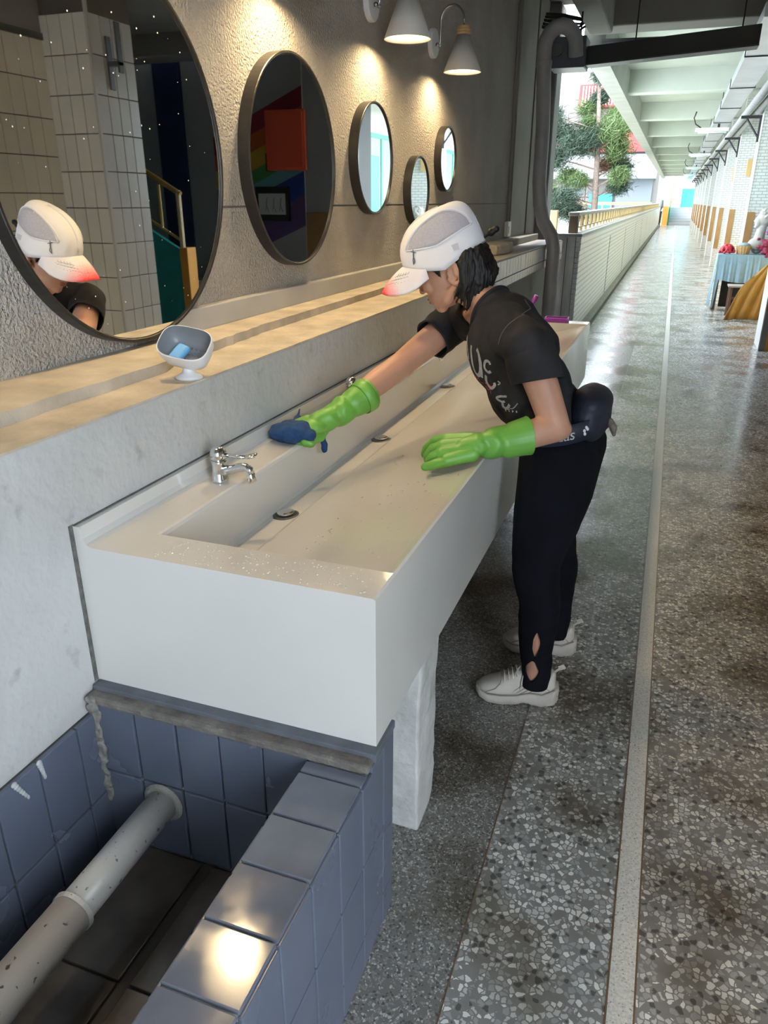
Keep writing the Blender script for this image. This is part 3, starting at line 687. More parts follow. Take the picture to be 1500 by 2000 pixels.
# mortar smear down the corner
s = MB()
for k in range(26):
    z = .50-.011*k; s.ell((-1.050+random.uniform(-.006, .006), 1.052+random.uniform(-.004, .003), z), (.014+random.uniform(-.004, .006), 0, 0), (0, .006, 0), (0, 0, .011), 8, 5)
under(put('mortar_smear', remesh(s, .003, 2, lambda co, no: co+no*folds(co, .004, (120, 120, 60))[:, None]), mat('old_mortar', (.20, .19, .175), .95, var=.3, vscale=60, bump=.6, bscale=120)), mt)
s = MB()
for (y, z, l) in ((.82, .462, .05), (.885, .462, .04)):
    for k in range(7): s.ell((-1.048, y+.004*k*(1 if y < .85 else .3), z-l*k/6), (.004, 0, 0), (0, .006*(1.2-k*.1), 0), (0, 0, .006), 7, 5)
under(s.build('plaster_drip', M_gw, smooth=True), mt)

# drain pipe across the pit
dp = thing('waste_pipe', 'speckled white plastic waste pipe running along the bottom of the tiled pit', 'pipe', (-.895, .5, .262))
m_pvc = mat('dirty_pvc', (.46, .44, .41), .35, col2=(.08, .06, .05), mixscale=70, mixlo=.66, mixhi=.70, bump=.1, bscale=90)
under(MB().tube([(-.897, 1.052, .262), (-.892, .72, .262)], .0365, 24).build('pipe', m_pvc, smooth=True), dp)
under(MB().tube([(-.892, .755, .262), (-.885, -.6, .262)], .041, 24).build('pipe_socket', m_pvc, smooth=True), dp)
under(MB().tube([(-.8925, .762, .262), (-.8925, .752, .262)], .0435, 24).build('socket_rim', m_pvc, smooth=False), dp)
under(MB().lathe([(.046, 0), (.05, .006), (.044, .012)], Matrix.Translation((-.897, 1.055, .262)) @ Matrix.Rotation(PI/2, 4, 'X'), 20).build('mortar_collar', M_cement2), dp)

# plastered pillar under the trough
s = MB()
prof = []
for k in range(15):
    z = .516*k/14; e = .0 if k > 3 else .012*(3-k)/3
    prof.append((z, e))
vs = []; fs = []
random.seed(3)
for (z, e) in prof:
    for (x, y) in ((-.60, 1.40), (-.505, 1.398), (-.413, 1.40), (-.411, 1.475), (-.413, 1.55-e*3), (-.505, 1.552), (-.60, 1.55)):
        vs.append((x+random.uniform(-.003, .003), y+random.uniform(-.004, .004)+e, z))
for i in range(14):
    for k in range(7): fs.append((i*7+k, i*7+(k+1) % 7, (i+1)*7+(k+1) % 7, (i+1)*7+k))
fs.append(tuple(range(7))[::-1]); fs.append(tuple(range(98, 105)))
s.add(vs, fs)
m_plast = mat('rough_plaster', (.47, .47, .455), .8, var=.15, vscale=12, bump=.7, bscale=38, col2=(.26, .255, .24), mixscale=5, mixlo=.58, mixhi=.75)
tag(s.build('support_pillar', m_plast, bevel=.006), 'short rough white plastered pillar holding up the wash trough', 'pillar')

# soap dish on the shelf
sd_ = thing('soap_dish', 'white pedestal soap dish with grey inside on the cement shelf', 'soap dish', (-1.105, 1.61, 1.082))
M_w = mat('white_plastic', (.72, .72, .74), .3); M_gp = mat('grey_plastic', (.23, .24, .26), .35)
C0 = Vector((-1.105, 1.61, 1.082))
T = Matrix.Translation(C0)
under(MB().lathe([(.034, 0), (.036, .004), (.030, .009), (.017, .015), (.014, .026), (.018, .034)], T, 28).build('pedestal', M_w, smooth=True), sd_)
def dish(prof, n=40, lid=True):
    mb = MB(); R = T @ Matrix.Translation((0, 0, .073)) @ Matrix.Rotation(math.radians(40), 4, 'X') @ Matrix.Rotation(math.radians(12), 4, 'Y')
    o = 0
    for (f, z) in prof:
        for k in range(n):
            a = 2*PI*k/n; c, q = math.cos(a), math.sin(a); e = .62
            x = .067*f*math.copysign(abs(c)**e, c); y = .050*f*math.copysign(abs(q)**e, q)
            mb.v.append(tuple(R @ Vector((x, y, z))))
    m = len(prof)
    for i in range(m-1):
        for k in range(n): mb.f.append((i*n+k, i*n+(k+1) % n, (i+1)*n+(k+1) % n, (i+1)*n+k))
    if lid: mb.f.append(tuple(range(n))[::-1])
    mb.f.append(tuple((m-1)*n+k for k in range(n)))
    return mb, R
mb, RD = dish([(.30, -.040), (.62, -.036), (.86, -.022), (.97, .0), (1.0, .022), (.99, .026), (.955, .026), (.93, .005), (.80, -.014), (.55, -.022), (.2, -.023)])
under(mb.build('bowl', M_w, smooth=True), sd_)
mb, RD = dish([(.952, .0262), (.945, .022), (.915, .006), (.79, -.0125), (.55, -.0205), (.2, -.0215)], lid=False)
under(mb.build('bowl_lining', M_gp, smooth=True), sd_)
s = MB()
for i in range(5):
    for k in range(3): s.ell(RD @ Vector((-.01+.012*i, -.018+.018*k, -.0185)), (.003, 0, 0), (0, .003, 0), (0, 0, .003), 8, 5)
under(s.build('drain_studs', M_gp, smooth=True), sd_)
me = MB().box(-.017, .017, -.028, .028, -.009, .009).mesh('soap')
o = put('soap_bar', me, mat('blue_soap', (.16, .45, .80), .4, var=.06, vscale=40), None, bevel=.007, seg=3)
o.matrix_world = RD @ Matrix.Translation((-.020, -.010, -.011)) @ Matrix.Rotation(math.radians(-14), 4, 'Z')
tag(o, 'small pale blue bar of soap lying in the pedestal dish', 'soap')

# cement block and switch
tag(MB().prism([(-1.34, 5.72), (-1.18, 5.68), (-1.14, 5.9), (-1.16, 6.2), (-1.30, 6.26), (-1.36, 6.0)], 1.131, 1.205, 2).build('stone_block', mat('stone', (.42, .37, .29), .8, var=.2, vscale=10, bump=.4), bevel=.012), 'worn tan stone block lying on the tiled sill', 'stone')
t = thing('wall_socket', 'small white electrical box low on the dark wall past the mirrors', 'socket', (-1.42, 7.18, 1.2))
under(MB().box(-1.42, -1.385, 7.11, 7.25, 1.20, 1.33).build('box', mat('socket_white', (.7, .7, .68), .4), bevel=.006), t)
under(MB().box(-1.388, -1.38, 7.14, 7.22, 1.225, 1.29).build('cover', mat('socket_cover', (.5, .52, .5), .3), bevel=.003), t)
t = thing('surface_conduit', 'thin painted conduit running up the wall from the white box', 'conduit', (-1.42, 7.18, 1.33))
under(MB().tube([(-1.412, 7.18, 1.33), (-1.412, 7.18, 3.28)], .012, 8).build('conduit_tube', M_smoothwall, smooth=True), t)

# ================================================================== round mirrors
M_mirror = mat('mirror_glass', (.90, .91, .90), .015, metal=1.0)
M_frame = mat('black_frame', (.018, .017, .016), .38, var=.3, vscale=30)
def mirror(y, z, r, depth, label):
    t = thing('round_mirror', label, 'mirror', (-1.42, y, z), 'round black framed mirrors on the stucco wall')
    X = Matrix.Translation((-1.42, y, z)) @ Matrix.Rotation(PI/2, 4, 'Y')
    w_ = .010
    under(MB().lathe([(r, 0), (r, depth-.002), (r-.002, depth), (r-w_+.002, depth), (r-w_, depth-.002), (r-w_, depth-.006), (r-w_-.004, depth-.008), (r-w_-.004, 0)], X, 96, close=True).build('frame', M_frame, smooth=False), t)
    under(MB().lathe([(r-w_-.001, .004), (r-w_-.001, depth-.007)], X, 96).build('glass', M_mirror), t)
    return t
m1 = mirror(1.832, 1.603, .478, .038, 'largest round mirror, nearest, reflecting the person in the white cap')
mirror(2.842, 1.630, .368, .045, 'second round mirror, reflecting the red cabinet and rainbow wall')
mirror(3.705, 1.682, .245, .045, 'middle sized round mirror with half grey half white reflection')
mirror(4.425, 1.550, .183, .045, 'small low round mirror partly hidden by the white cap')
mirror(5.012, 1.740, .186, .045, 'small round mirror farthest along the wall, under the last lamp')
s = MB()
for k in range(70):
    a = random.uniform(0, 2*PI); rr = .45*math.sqrt(random.random()); r = random.uniform(.0008, .002)
    s.ell((-1.3885, 1.832+rr*math.cos(a), 1.603+rr*math.sin(a)), (.0006, 0, 0), (0, r, 0), (0, 0, r*1.2), 6, 4)
o = under(s.build('dust_specks', mat('dust', (.75, .75, .74), .9)), m1); o['kind'] = 'stuff'

# ================================================================== wall lamps
M_shade = mat('white_shade', (.62, .61, .60), .5); M_wood = mat('pale_wood', (.55, .36, .17), .5, var=.15, vscale=40)
M_nickel = mat('nickel', (.45, .44, .43), .25, metal=1.0)
M_bulb = mat('lit_bulb', (1, 1, 1), .5, emit=(1, .74, .40), estr=215)
def lamp(y, label):
    t = thing('wall_lamp', label, 'lamp', (-1.42, y, 2.32), 'white cone wall lamps over the mirrors')
    X = Matrix.Translation((-1.42, y, 2.32)) @ Matrix.Rotation(PI/2, 4, 'Y')
    under(MB().lathe([(.074, 0), (.074, .020), (.070, .025), (.01, .026)], X, 40).build('backplate', M_w, smooth=False), t)
    x0, x1 = -1.42, -1.235
    pts = [(x0+.024, y, 2.31), (x0+.045, y, 2.31), (x0+.052, y, 2.325)]
    pts += [(x0+.052, y, 2.40)] + [((x0+.052+x1)/2-.0665*math.cos(a*PI/10), y, 2.425+.072*math.sin(a*PI/10)) for a in range(11)] + [(x1, y, 2.392)]
    under(MB().tube(pts, .006, 10).build('arm', M_nickel, smooth=True), t)
    under(MB().tube([(x0+.040, y-.022, 2.31), (x0+.040, y+.022, 2.31)], .009, 10).build('arm_screw', M_nickel, smooth=True), t)
    Z = Matrix.Translation((x1, y, 0))
    under(MB().lathe([(.036, 2.352), (.040, 2.360), (.037, 2.367), (.040, 2.374), (.037, 2.381), (.036, 2.392)], Z, 32).build('wood_cap', M_wood, smooth=False), t)
    under(MB().lathe([(.035, 2.352), (.106, 2.170), (.104, 2.169), (.033, 2.350)], Z, 48, close=True).build('shade', M_shade, smooth=True), t)
    under(MB().lathe([(.012, 2.345), (.018, 2.31), (.036, 2.265), (.040, 2.235), (.034, 2.205), (.016, 2.19)], Z, 14).build('bulb', M_bulb, smooth=True), t)
lamp(4.72, 'white cone wall lamp farthest along, whole in view with curved arm')
lamp(3.73, 'white cone wall lamp second from the far end, cut by the top edge')
lamp(2.74, 'white cone wall lamp above the second mirror, mostly out of frame')
lamp(1.75, 'white cone wall lamp above the largest mirror, out of frame')

# ================================================================== services at the wall end and along the corridor ceiling
t = thing('drop_duct', 'grey duct pipe running up past the sill and bending into the motor box', 'duct', (-1.03, 7.4, 0))
dm = mat('duct_grey', (.40, .39, .40), .45, var=.1)
under(MB().tube([(-1.008, 7.4, .0), (-1.008, 7.4, .85), (-1.008, 7.4, 1.09), (-1.035, 7.4, 1.20), (-1.12, 7.4, 1.32), (-1.165, 7.4, 1.48), (-1.185, 7.4, 1.65), (-1.19, 7.4, 2.1), (-1.225, 7.4, 2.66)]
   + [(-1.10-.125*math.cos(a*PI/8), 7.4+.01*a, 2.70+.16*math.sin(a*PI/8)) for a in range(9)] + [(-.972, 7.5, 2.64)], .062, 16).build('duct_pipe', dm, smooth=True), t)
under(MB().lathe([(.070, 0), (.070, .04), (.068, .045)], Matrix.Translation((-1.222, 7.4, 2.56)), 20).build('duct_collar', dm), t)
t = thing('motor_box', 'dark grey box hanging under the ceiling beside the duct bend', 'box', (-1.05, 7.8, 2.56))
under(MB().box(-1.20, -.90, 7.55, 7.85, 2.565, 2.80).build('box_body', mat('motor_grey', (.10, .11, .14), .4, var=.1), bevel=.008), t)
under(MB().tube([(-.97, 7.7, 2.8), (-.97, 7.7, 3.0)], .008, 6).build('hanger_rod', M_dark), t)
under(MB().lathe([(.05, 0), (.05, .03)], Matrix.Translation((-1.14, 7.55, 2.70)) @ Matrix.Rotation(PI/2, 4, 'X'), 16).build('end_disc', M_grey), t)
t = thing('steel_beam', 'dark grey steel beam crossing the corridor from the motor box', 'beam', (-.25, 7.6, 2.59))
under(MB().prism([(-.9, 7.66), (.43, 7.16), (.43, 7.30), (-.9, 7.80)], 2.60, 2.735, 2).build('beam_web', mat('beam_grey', (.075, .08, .088), .45, metal=.2), bevel=.004), t)
under(MB().prism([(-.9, 7.64), (.43, 7.14), (.43, 7.32), (-.9, 7.82)], 2.588, 2.60, 2).build('beam_flange', M_grey, bevel=.002), t)
t = thing('beam_hanger', 'thin hanger rods holding the steel beam at its corridor end', 'hanger', (.2, 7.35, 2.73))
under(MB().tube([(.30, 7.28, 2.73), (.30, 7.28, 3.3)], .006, 6).build('rod', M_dark), t); under(MB().tube([(-.5, 7.58, 2.73), (-.5, 7.58, 3.3)], .006, 6).build('rod', M_dark), t)
# tangle of cables over the opening
m_cable = mat('black_cable', (.03, .03, .03), .6)
random.seed(11)
for k in range(5):
    z = 3.02+.035*k
    tag(MB().tube([(-1.42, 8.3+.05*k, z), (-1.25, 8.5, z-.03*random.random()), (-1.1, 8.55+.04*k, z+.02-.05*random.random()), (-1.01, 8.5, z+.03)], .012, 6).build('cable', m_cable, smooth=True),
        ['lowest black cable in the bundle over the opening', 'second black cable from below over the opening', 'middle black cable over the opening', 'second black cable from above over the opening', 'topmost black cable in the bundle over the opening'][k], 'cable', 'cables over the opening')
tag(MB().tube([(-.93, 9.14, 3.00), (-.3, 9.15, 2.99), (.2, 9.15, 3.0), (.6, 9.15, 2.995)], .03, 8).build('black_conduit', m_cable, smooth=True), 'thick black conduit along the far side of the deep ceiling beam', 'conduit')
# bright cable trunking with joints
t = thing('cable_trunking', 'bright galvanised cable trunking hung along the right of the corridor ceiling', 'trunking', (.6, 7.4, 2.8))
m_galv = mat('galvanised', (.62, .66, .70), .28, metal=.85, var=.1, vscale=3)
under(MB().box(.44, .72, 7.3, 56, 2.80, 2.90).build('trunk', m_galv, bevel=.003), t)
for k in range(20):
    y = 9.1+2.35*k; under(MB().box(.432, .728, y-.012, y+.012, 2.792, 2.902).build('joint_strap', M_dark), t)
    if k % 2 == 0: under(MB().tube([(.45, y, 2.9), (.45, y, 3.3)], .006, 5).build('hanger_rod', M_dark), t)
# two pipes on triangular brackets
for nm, x, lb in (('left', .80, 'left hand grey pipe carried on the black brackets'), ('right', .93, 'right hand grey pipe carried on the black brackets')):
    tag(MB().tube([(x, 9.0, 2.70), (x, 56, 2.70)], .05, 12).build('service_pipe', mat('pipe_grey', (.30, .29, .28), .5, var=.1), smooth=True), lb, 'pipe', 'pipes on brackets')
BR = MB().box(.72, 1.0, -.025, .025, 2.61, 2.648).mesh('arm'); BV = MB().box(.97, 1.0, -.02, .02, 2.30, 2.61).mesh('upright')
BD = MB().tube([(.80, 0, 2.61), (.985, 0, 2.36)], .014, 5).mesh('brace')
ordn = ['nearest', 'second', 'third', 'fourth', 'fifth', 'sixth', 'seventh', 'eighth', 'ninth', 'tenth', 'eleventh', 'twelfth']
for i, y in enumerate(PY):
    t = thing('pipe_bracket', '%s black triangular pipe bracket along the classroom pillars' % ordn[i], 'bracket', (1.0, y, 2.6), 'pipe brackets on the pillars')
    for me, nm in ((BR, 'arm'), (BV, 'upright'), (BD, 'brace')):
        a = put(nm, me, M_dark); a.location = (0, y, 0); under(a, t)
# ceiling battens and their cables
for i, (y, lb) in enumerate(((16.4, 'nearest fluorescent batten across the corridor'), (24.8, 'second fluorescent batten across the corridor'), (34.0, 'third fluorescent batten across the corridor'), (43.0, 'farthest fluorescent batten across the corridor'))):
    t = thing('light_batten', lb, 'light', (.45, y, 2.7), 'corridor battens')
    under(MB().box(.15, .72, y-.05, y+.05, 2.68, 2.74).build('housing', mat('batten', (.66, .68, .68), .4), bevel=.006), t)
    under(MB().box(.52, .56, y-.02, y+.02, 2.74, 2.80).build('hanger', M_dark), t)
    under(MB().tube([(.2, y, 2.665), (.68, y, 2.665)], .014, 8).build('tube', mat('tube_glass', (.8, .8, .8), .3), smooth=True), t)
    under(MB().tube([(.13, y-.1, 3.0), (.10, y-.1, 2.9), (.14, y-.08, 2.8), (.24, y-.03, 2.74)], .012, 6).build('flex', m_cable, smooth=True), t)
# small ochre boxes on the pillars
for i in (1, 2, 3):
    y = PY[i]-.26
    tag(MB().box(1.18, 1.27, y-.06, y, 1.95, 2.25).build('pillar_box', mat('ochre_box', (.50, .33, .14), .5), bevel=.006), '%s ochre bell box high on a classroom pillar' % ('nearest', 'second', 'third')[i-1], 'box', 'bell boxes on the pillars')

# ================================================================== table with art props on the right
tb_ = thing('side_table', 'small table under a pale blue cloth in front of the tiled pillar', 'table', (1.0, 12.75, 0))
m_tw = mat('table_wood', (.08, .06, .05), .5)
under(MB().box(.70, 1.36, 12.62, 12.98, .74, .775).build('table_top', m_tw), tb_)
for (x, y) in ((.73, 12.65), (1.33, 12.65), (.73, 12.95), (1.33, 12.95)): under(MB().box(x-.02, x+.02, y-.02, y+.02, 0, .74).build('leg', m_tw), tb_)
under(MB().box(.80, 1.30, 12.80, 12.82, .02, .70).build('black_panel', mat('black_board', (.012, .012, .016), .5)), tb_)
m_bc = mat('blue_cloth', (.24, .36, .44), .6, var=.08, vscale=12)
s = MB(); n = 30
def fold(i): return .012*math.sin(i*1.3)+.008*math.sin(i*2.9)
top = []
# front drape, side drape and top as one cloth
cols_ = 28
for i in range(cols_+1):
    x = .685+(.70)*i/cols_; low = .775-(.28+.10*math.sin(i/cols_*PI)) if i > 2 else .03
    low = .44-.05*math.sin(i/cols_*3) if i > 1 else .03
    for j in range(7):
        z = .78+(low-.78)*j/6; s.v.append((x, 12.605+fold(i)*j/6-.01*j/6, z))
for i in range(cols_):
    for j in range(6): s.f.append((i*7+j, (i+1)*7+j, (i+1)*7+j+1, i*7+j+1))
o = len(s.v)
for i in range(15):
    y = 12.605+.385*i/14
    for j in range(7): s.v.append((.685-.03*j/6+fold(i*2)*j/6, y, .78+(.03-.78)*j/6))
for i in range(14):
    for j in range(6): s.f.append((o+i*7+j, o+(i+1)*7+j, o+(i+1)*7+j+1, o+i*7+j+1))
s.box(.685, 1.385, 12.605, 12.99, .776, .782)
ob = s.build('table_cloth', m_bc, smooth=False); md = ob.modifiers.new('thick', 'SOLIDIFY'); md.thickness = .004
tag(ob, 'pale blue cloth draped over the small table on the right', 'tablecloth')
s = MB(); random.seed(5)
for k in range(90):
    d = Vector((random.gauss(0, 1), random.gauss(0, 1), abs(random.gauss(0, 1)))).normalized()
    c = Vector((.80, 12.76, .80))+Vector((d.x*.10, d.y*.09, d.z*.11)); s.ell(c, (.022, 0, 0), (0, .022, 0), (0, 0, .02), 6, 4)
tag(put('red_pompom', remesh(s, .008, 1), mat('red_tinsel', (.42, .015, .03), .6, var=.3, vscale=50)), 'ruffled bright red pompom on the blue cloth', 'pompom')
t = thing('wicker_basket', 'small wicker basket with grey cloth beside the red pompom', 'basket', (1.02, 12.78, .783))
M_wick = mat('wicker', (.50, .30, .14), .7, var=.2, vscale=40)
under(MB().lathe([(.075, .783), (.095, .86), (.10, .90), (.094, .90), (.085, .86), (.07, .79)], Matrix.Translation((1.02, 12.78, 0)), 20).build('basket_body', M_wick), t)
for k in range(16):
    a = 2*PI*k/16; under(MB().tube([(1.02+.077*math.cos(a), 12.78+.077*math.sin(a), .785), (1.02+.101*math.cos(a), 12.78+.101*math.sin(a), .90)], .007, 5).build('stake', M_wick), t)
under(MB().ell((1.02, 12.78, .91), (.092, 0, 0), (0, .09, 0), (0, 0, .035)).build('basket_cloth', mat('grey_cloth', (.25, .31, .32), .8), smooth=True), t)
# plaster bust looking left
s = MB().ell((1.24, 12.80, 1.28), (.10, 0, 0), (0, .085, 0), (0, 0, .125)).ell((1.165, 12.80, 1.235), (.055, 0, 0), (0, .06, 0), (0, 0, .09)).cone((1.13, 12.8, 1.275), .016, (1.108, 12.8, 1.235), .017)
s.ell((1.14, 12.8, 1.165), (.03, 0, 0), (0, .035, 0), (0, 0, .025)).cone((1.125, 12.8, 1.2), .013, (1.13, 12.8, 1.19), .013)
s.cone((1.22, 12.8, 1.15), .06, (1.2, 12.8, 1.0), .075).ell((1.2, 12.8, .93), (.14, 0, 0), (0, .09, 0), (0, 0, .09)).cone((1.2, 12.86, .90), .07, (1.2, 12.86, .865), .08)
for k in range(60):
    d = Vector((random.gauss(.4, 1), random.gauss(0, 1), random.gauss(.5, .8))).normalized(); s.ell(Vector((1.255, 12.8, 1.30))+Vector((d.x*.10, d.y*.088, d.z*.115)), (.022, 0, 0), (0, .02, 0), (0, 0, .018), 7, 5)
tag(put('plaster_bust', remesh(s, .008, 2), mat('plaster', (.36, .34, .31), .8, var=.06, vscale=20)), 'white plaster portrait bust with curly hair on the blue cloth', 'sculpture')
s = MB()
for k in range(70):
    d = Vector((random.gauss(0, 1), random.gauss(0, .7), random.gauss(0, .9))); s.ell(Vector((1.31, 12.66, .93))+Vector((d.x*.05, d.y*.03, d.z*.07)), (.03, 0, 0), (0, .025, 0), (0, 0, .022), 7, 5)
s.cone((1.31, 12.67, .86), .05, (1.31, 12.67, .835), .05)
tag(put('maroon_bouquet', remesh(s, .009, 1), mat('maroon_petals', (.22, .015, .05), .7, var=.4, vscale=30)), 'maroon artificial flower bundle in front of the plaster bust', 'flowers')
s = MB()
for k in range(26):
    d = Vector((random.gauss(0, 1), random.gauss(0, .7), random.gauss(0, .7))); s.ell(Vector((1.36, 12.68, 1.12))+Vector((d.x*.035, d.y*.03, d.z*.03)), (.026, 0, 0), (0, .025, 0), (0, 0, .02), 7, 5)
s.cone((1.36, 12.69, 1.12), .02, (1.34, 12.7, 1.0), .02)
tag(put('purple_flower', remesh(s, .008, 1), mat('violet_petals', (.17, .05, .38), .7, var=.3, vscale=30)), 'violet artificial flower to the right of the plaster bust', 'flowers')
# stool and ochre cloth
t = thing('wooden_stool', 'dark brown slatted stool half under the ochre cloth', 'stool', (.98, 11.8, 0))
m_st = mat('stool_wood', (.16, .085, .05), .6, var=.15)
for (x, y) in ((.87, 11.7), (1.12, 11.7), (.87, 11.95), (1.12, 11.95)): under(MB().box(x-.018, x+.018, y-.018, y+.018, 0, .41).build('leg', m_st), t)
for k in range(4): under(MB().box(.83, 1.16, 11.66+.085*k, 11.73+.085*k, .41, .43).build('seat_slat', mat('stool_pale', (.36, .30, .27), .6)), t)
for z in (.12, .25): under(MB().box(.87, 1.12, 11.69, 11.71, z, z+.03).build('stretcher', m_st), t)
s = MB(); A = Vector((1.34, 11.75, .80)); nu, nv = 16, 10
base = [Vector((.80, 11.32, .01)), Vector((1.0, 11.45, .02)), Vector((1.28, 11.5, .015)), Vector((1.38, 11.55, .02))]
def bz(t):
    q = t*3; i = min(2, int(q)); f = q-i; return base[i].lerp(base[i+1], f)
for i in range(nu+1):
    for j in range(nv+1):
        p = A.lerp(bz(i/nu), j/nv)
        if i < 6: p = p.lerp(Vector((.85, 11.68, .46)), .9*math.sin(j/nv*PI)*(1-i/6)*.45)
        p.z += .02*math.sin(i*1.6)*math.sin(j/nv*PI); p.y += .03*math.sin(i*1.9)*j/nv; s.v.append(tuple(p))
for i in range(nu):
    for j in range(nv): a = i*(nv+1)+j; s.f.append((a, a+1, a+nv+2, a+nv+1))
ob = s.build('ochre_cloth', mat('ochre_cloth', (.42, .20, .04), .6, var=.12, vscale=10), smooth=True); md = ob.modifiers.new('thick', 'SOLIDIFY'); md.thickness = .004
tag(ob, 'ochre yellow cloth sweeping from the pillar over the stool to the floor', 'cloth')

# ================================================================== the person
M_skin = mat('skin', (.50, .265, .18), .5, var=.06, vscale=14)
M_skin.node_tree.nodes['Principled BSDF'].inputs['Subsurface Weight'].default_value = .08
M_skin.node_tree.nodes['Principled BSDF'].inputs['Subsurface Radius'].default_value = (.02, .008, .004)
O = Vector((-.617, 2.32, 1.306)); pt = math.radians(25)
F = Vector((-math.cos(pt), 0, -math.sin(pt))); U = Vector((-math.sin(pt), 0, math.cos(pt))); S = Vector((0, -1, 0))
yaw = Matrix.Rotation(math.radians(3), 3, 'Z'); F = yaw @ F; U = yaw @ U; S = yaw @ S
def H(f, u, s=0.0): return O+F*f+U*u+S*s
# joints
L_sh, L_el, L_wr = Vector((-.335, 2.075, 1.135)), Vector((-.230, 2.030, .926)), Vector((-.415, 1.925, .886))
R_sh, R_el, R_wr = Vector((-.640, 2.480, 1.134)), Vector((-.760, 2.275, 1.015)), Vector((-.892, 2.005, .898))
NB = Vector((-.455, 2.265, 1.195))
pel = Vector((-.225, 2.225, .84)); wst = Vector((-.270, 2.23, .94)); che = Vector((-.385, 2.25, 1.08))
L_hip, L_kn, L_an = Vector((-.225, 2.135, .80)), Vector((-.252, 2.06, .485)), Vector((-.222, 2.045, .10))
R_hip, R_kn, R_an = Vector((-.215, 2.315, .80)), Vector((-.235, 2.355, .475)), Vector((-.200, 2.37, .10))

bb = MB()
# skull, face, jaw
bb.ell(H(-.012, .045), F*.096, S*.076, U*.105)
bb.ell(H(.030, .000), F*.072, S*.066, U*.085)
bb.ell(H(.040, -.052), F*.058, S*.052, U*.048)
bb.ell(H(.070, -.088), F*.020, S*.020, U*.020)           # chin
bb.cone(H(.036, -.075, .040), .018, H(-.015, -.045, .060), .016).cone(H(.036, -.075, -.040), .018, H(-.015, -.045, -.060), .016)
bb.cone(H(.060, -.078, .014), .020, H(.036, -.075, .040), .018).cone(H(.060, -.078, -.014), .020, H(.036, -.075, -.040), .018)
bb.cone(H(.092, .018), .0095, H(.110, -.022), .0105)     # nose
bb.ell(H(.104, -.025, .012), F*.009, S*.007, U*.007).ell(H(.104, -.025, -.012), F*.009, S*.007, U*.007)
bb.ell(H(.090, .034), F*.012, S*.042, U*.010)            # brow
bb.ell(H(.075, -.018, .036), F*.020, S*.022, U*.022).ell(H(.075, -.018, -.036), F*.020, S*.022, U*.022)   # cheeks
bb.ell(H(.082, -.050), F*.018, S*.026, U*.020)
# neck
bb.chain([H(-.020, -.02), H(-.028, -.075), NB+Vector((.0, 0, .005)), NB+Vector((.02, 0, -.05))], [.058, .050, .053, .055], 18)
# trunk
ta_ = (che-wst).normalized(); side = (L_sh-R_sh); side = (side-ta_*side.dot(ta_)).normalized(); fwd = side.cross(ta_)
if fwd.x > 0: fwd = -fwd
bb.ell(che, side*.145, fwd*.095, ta_*.15).ell(wst, Vector((0, .12, 0)), Vector((.085, 0, .02)), ta_*.13).ell(pel, Vector((0, .15, 0)), Vector((.105, 0, 0)), Vector((0, 0, .12)))
bb.chain([L_sh, NB+Vector((0.01, -.03, -.045))], [.046, .045]).chain([R_sh, NB+Vector((-.01, .03, -.045))], [.046, .045])
# arms
bb.chain([L_sh, L_sh.lerp(L_el, .5)+Vector((.004, 0, 0)), L_el, L_el.lerp(L_wr, .35)+Vector((0, 0, -.002)), L_wr], [.050, .046, .0405, .040, .027], 18)
bb.cone(L_el+Vector((.012, .004, -.004)), .032, L_el, .03)
bb.chain([R_sh, R_sh.lerp(R_el, .5), R_el, R_el.lerp(R_wr, .35), R_wr], [.050, .047, .041, .041, .028], 18)
bb.cone(R_el+Vector((.006, .006, -.006)), .036, R_el, .03)
bb.ell(L_wr.lerp(Vector((-.51, 1.905, .873)), .5), (.035, 0, 0), (0, .016, 0), (0, 0, .010)).ell(R_wr.lerp(Vector((-.93, 1.955, .878)), .5), (.025, 0, 0), (0, .025, 0), (0, 0, .012))
# legs
bb.chain([L_hip, L_hip.lerp(L_kn, .5), L_kn, L_kn.lerp(L_an, .35)+Vector((.015, 0, 0)), L_an+Vector((.0, 0, .05)), L_an], [.09, .078, .055, .05, .036, .036], 16)
bb.chain([R_hip, R_hip.lerp(R_kn, .5), R_kn, R_kn.lerp(R_an, .35)+Vector((.015, 0, 0)), R_an+Vector((.0, 0, .05)), R_an], [.09, .078, .055, .05, .036, .036], 16)
bb.chain([L_an, L_an+Vector((-.09, 0, -.06))], [.030, .018]).chain([R_an, R_an+Vector((-.09, 0, -.06))], [.030, .018])
def face_shape(co, no):
    c = co.copy(); d = co - np.array(O)
    f = d @ np.array(F); u = d @ np.array(U); s_ = d @ np.array(S)
    front = np.clip((f-.055)/.03, 0, 1)
    for sg in (-1, 1):                                    # eye sockets
        g = np.exp(-(((s_-sg*.032)/.018)**2+((u-.014)/.010)**2))*front
        c -= np.outer(g*.008, F)
    g = np.exp(-((u+.058)/.0028)**2)*np.exp(-(s_/.022)**2)*front     # mouth line
    c -= np.outer(g*.0035, F)
    for uu, aa in ((-.052, .0045), (-.066, .005)):        # lips
        g = np.exp(-((u-uu)/.006)**2)*np.exp(-(s_/.018)**2)*front
        c += np.outer(g*aa, F)
    g = np.exp(-((u+.038)/.008)**2)*np.exp(-(s_/.010)**2)*front
    c -= np.outer(g*.002, F)
    return c
body = put('person', remesh(bb, .0036, 6, face_shape), M_skin)
tag(body, 'person in white cap and black T-shirt leaning over the trough, wiping it in green gloves', 'person')

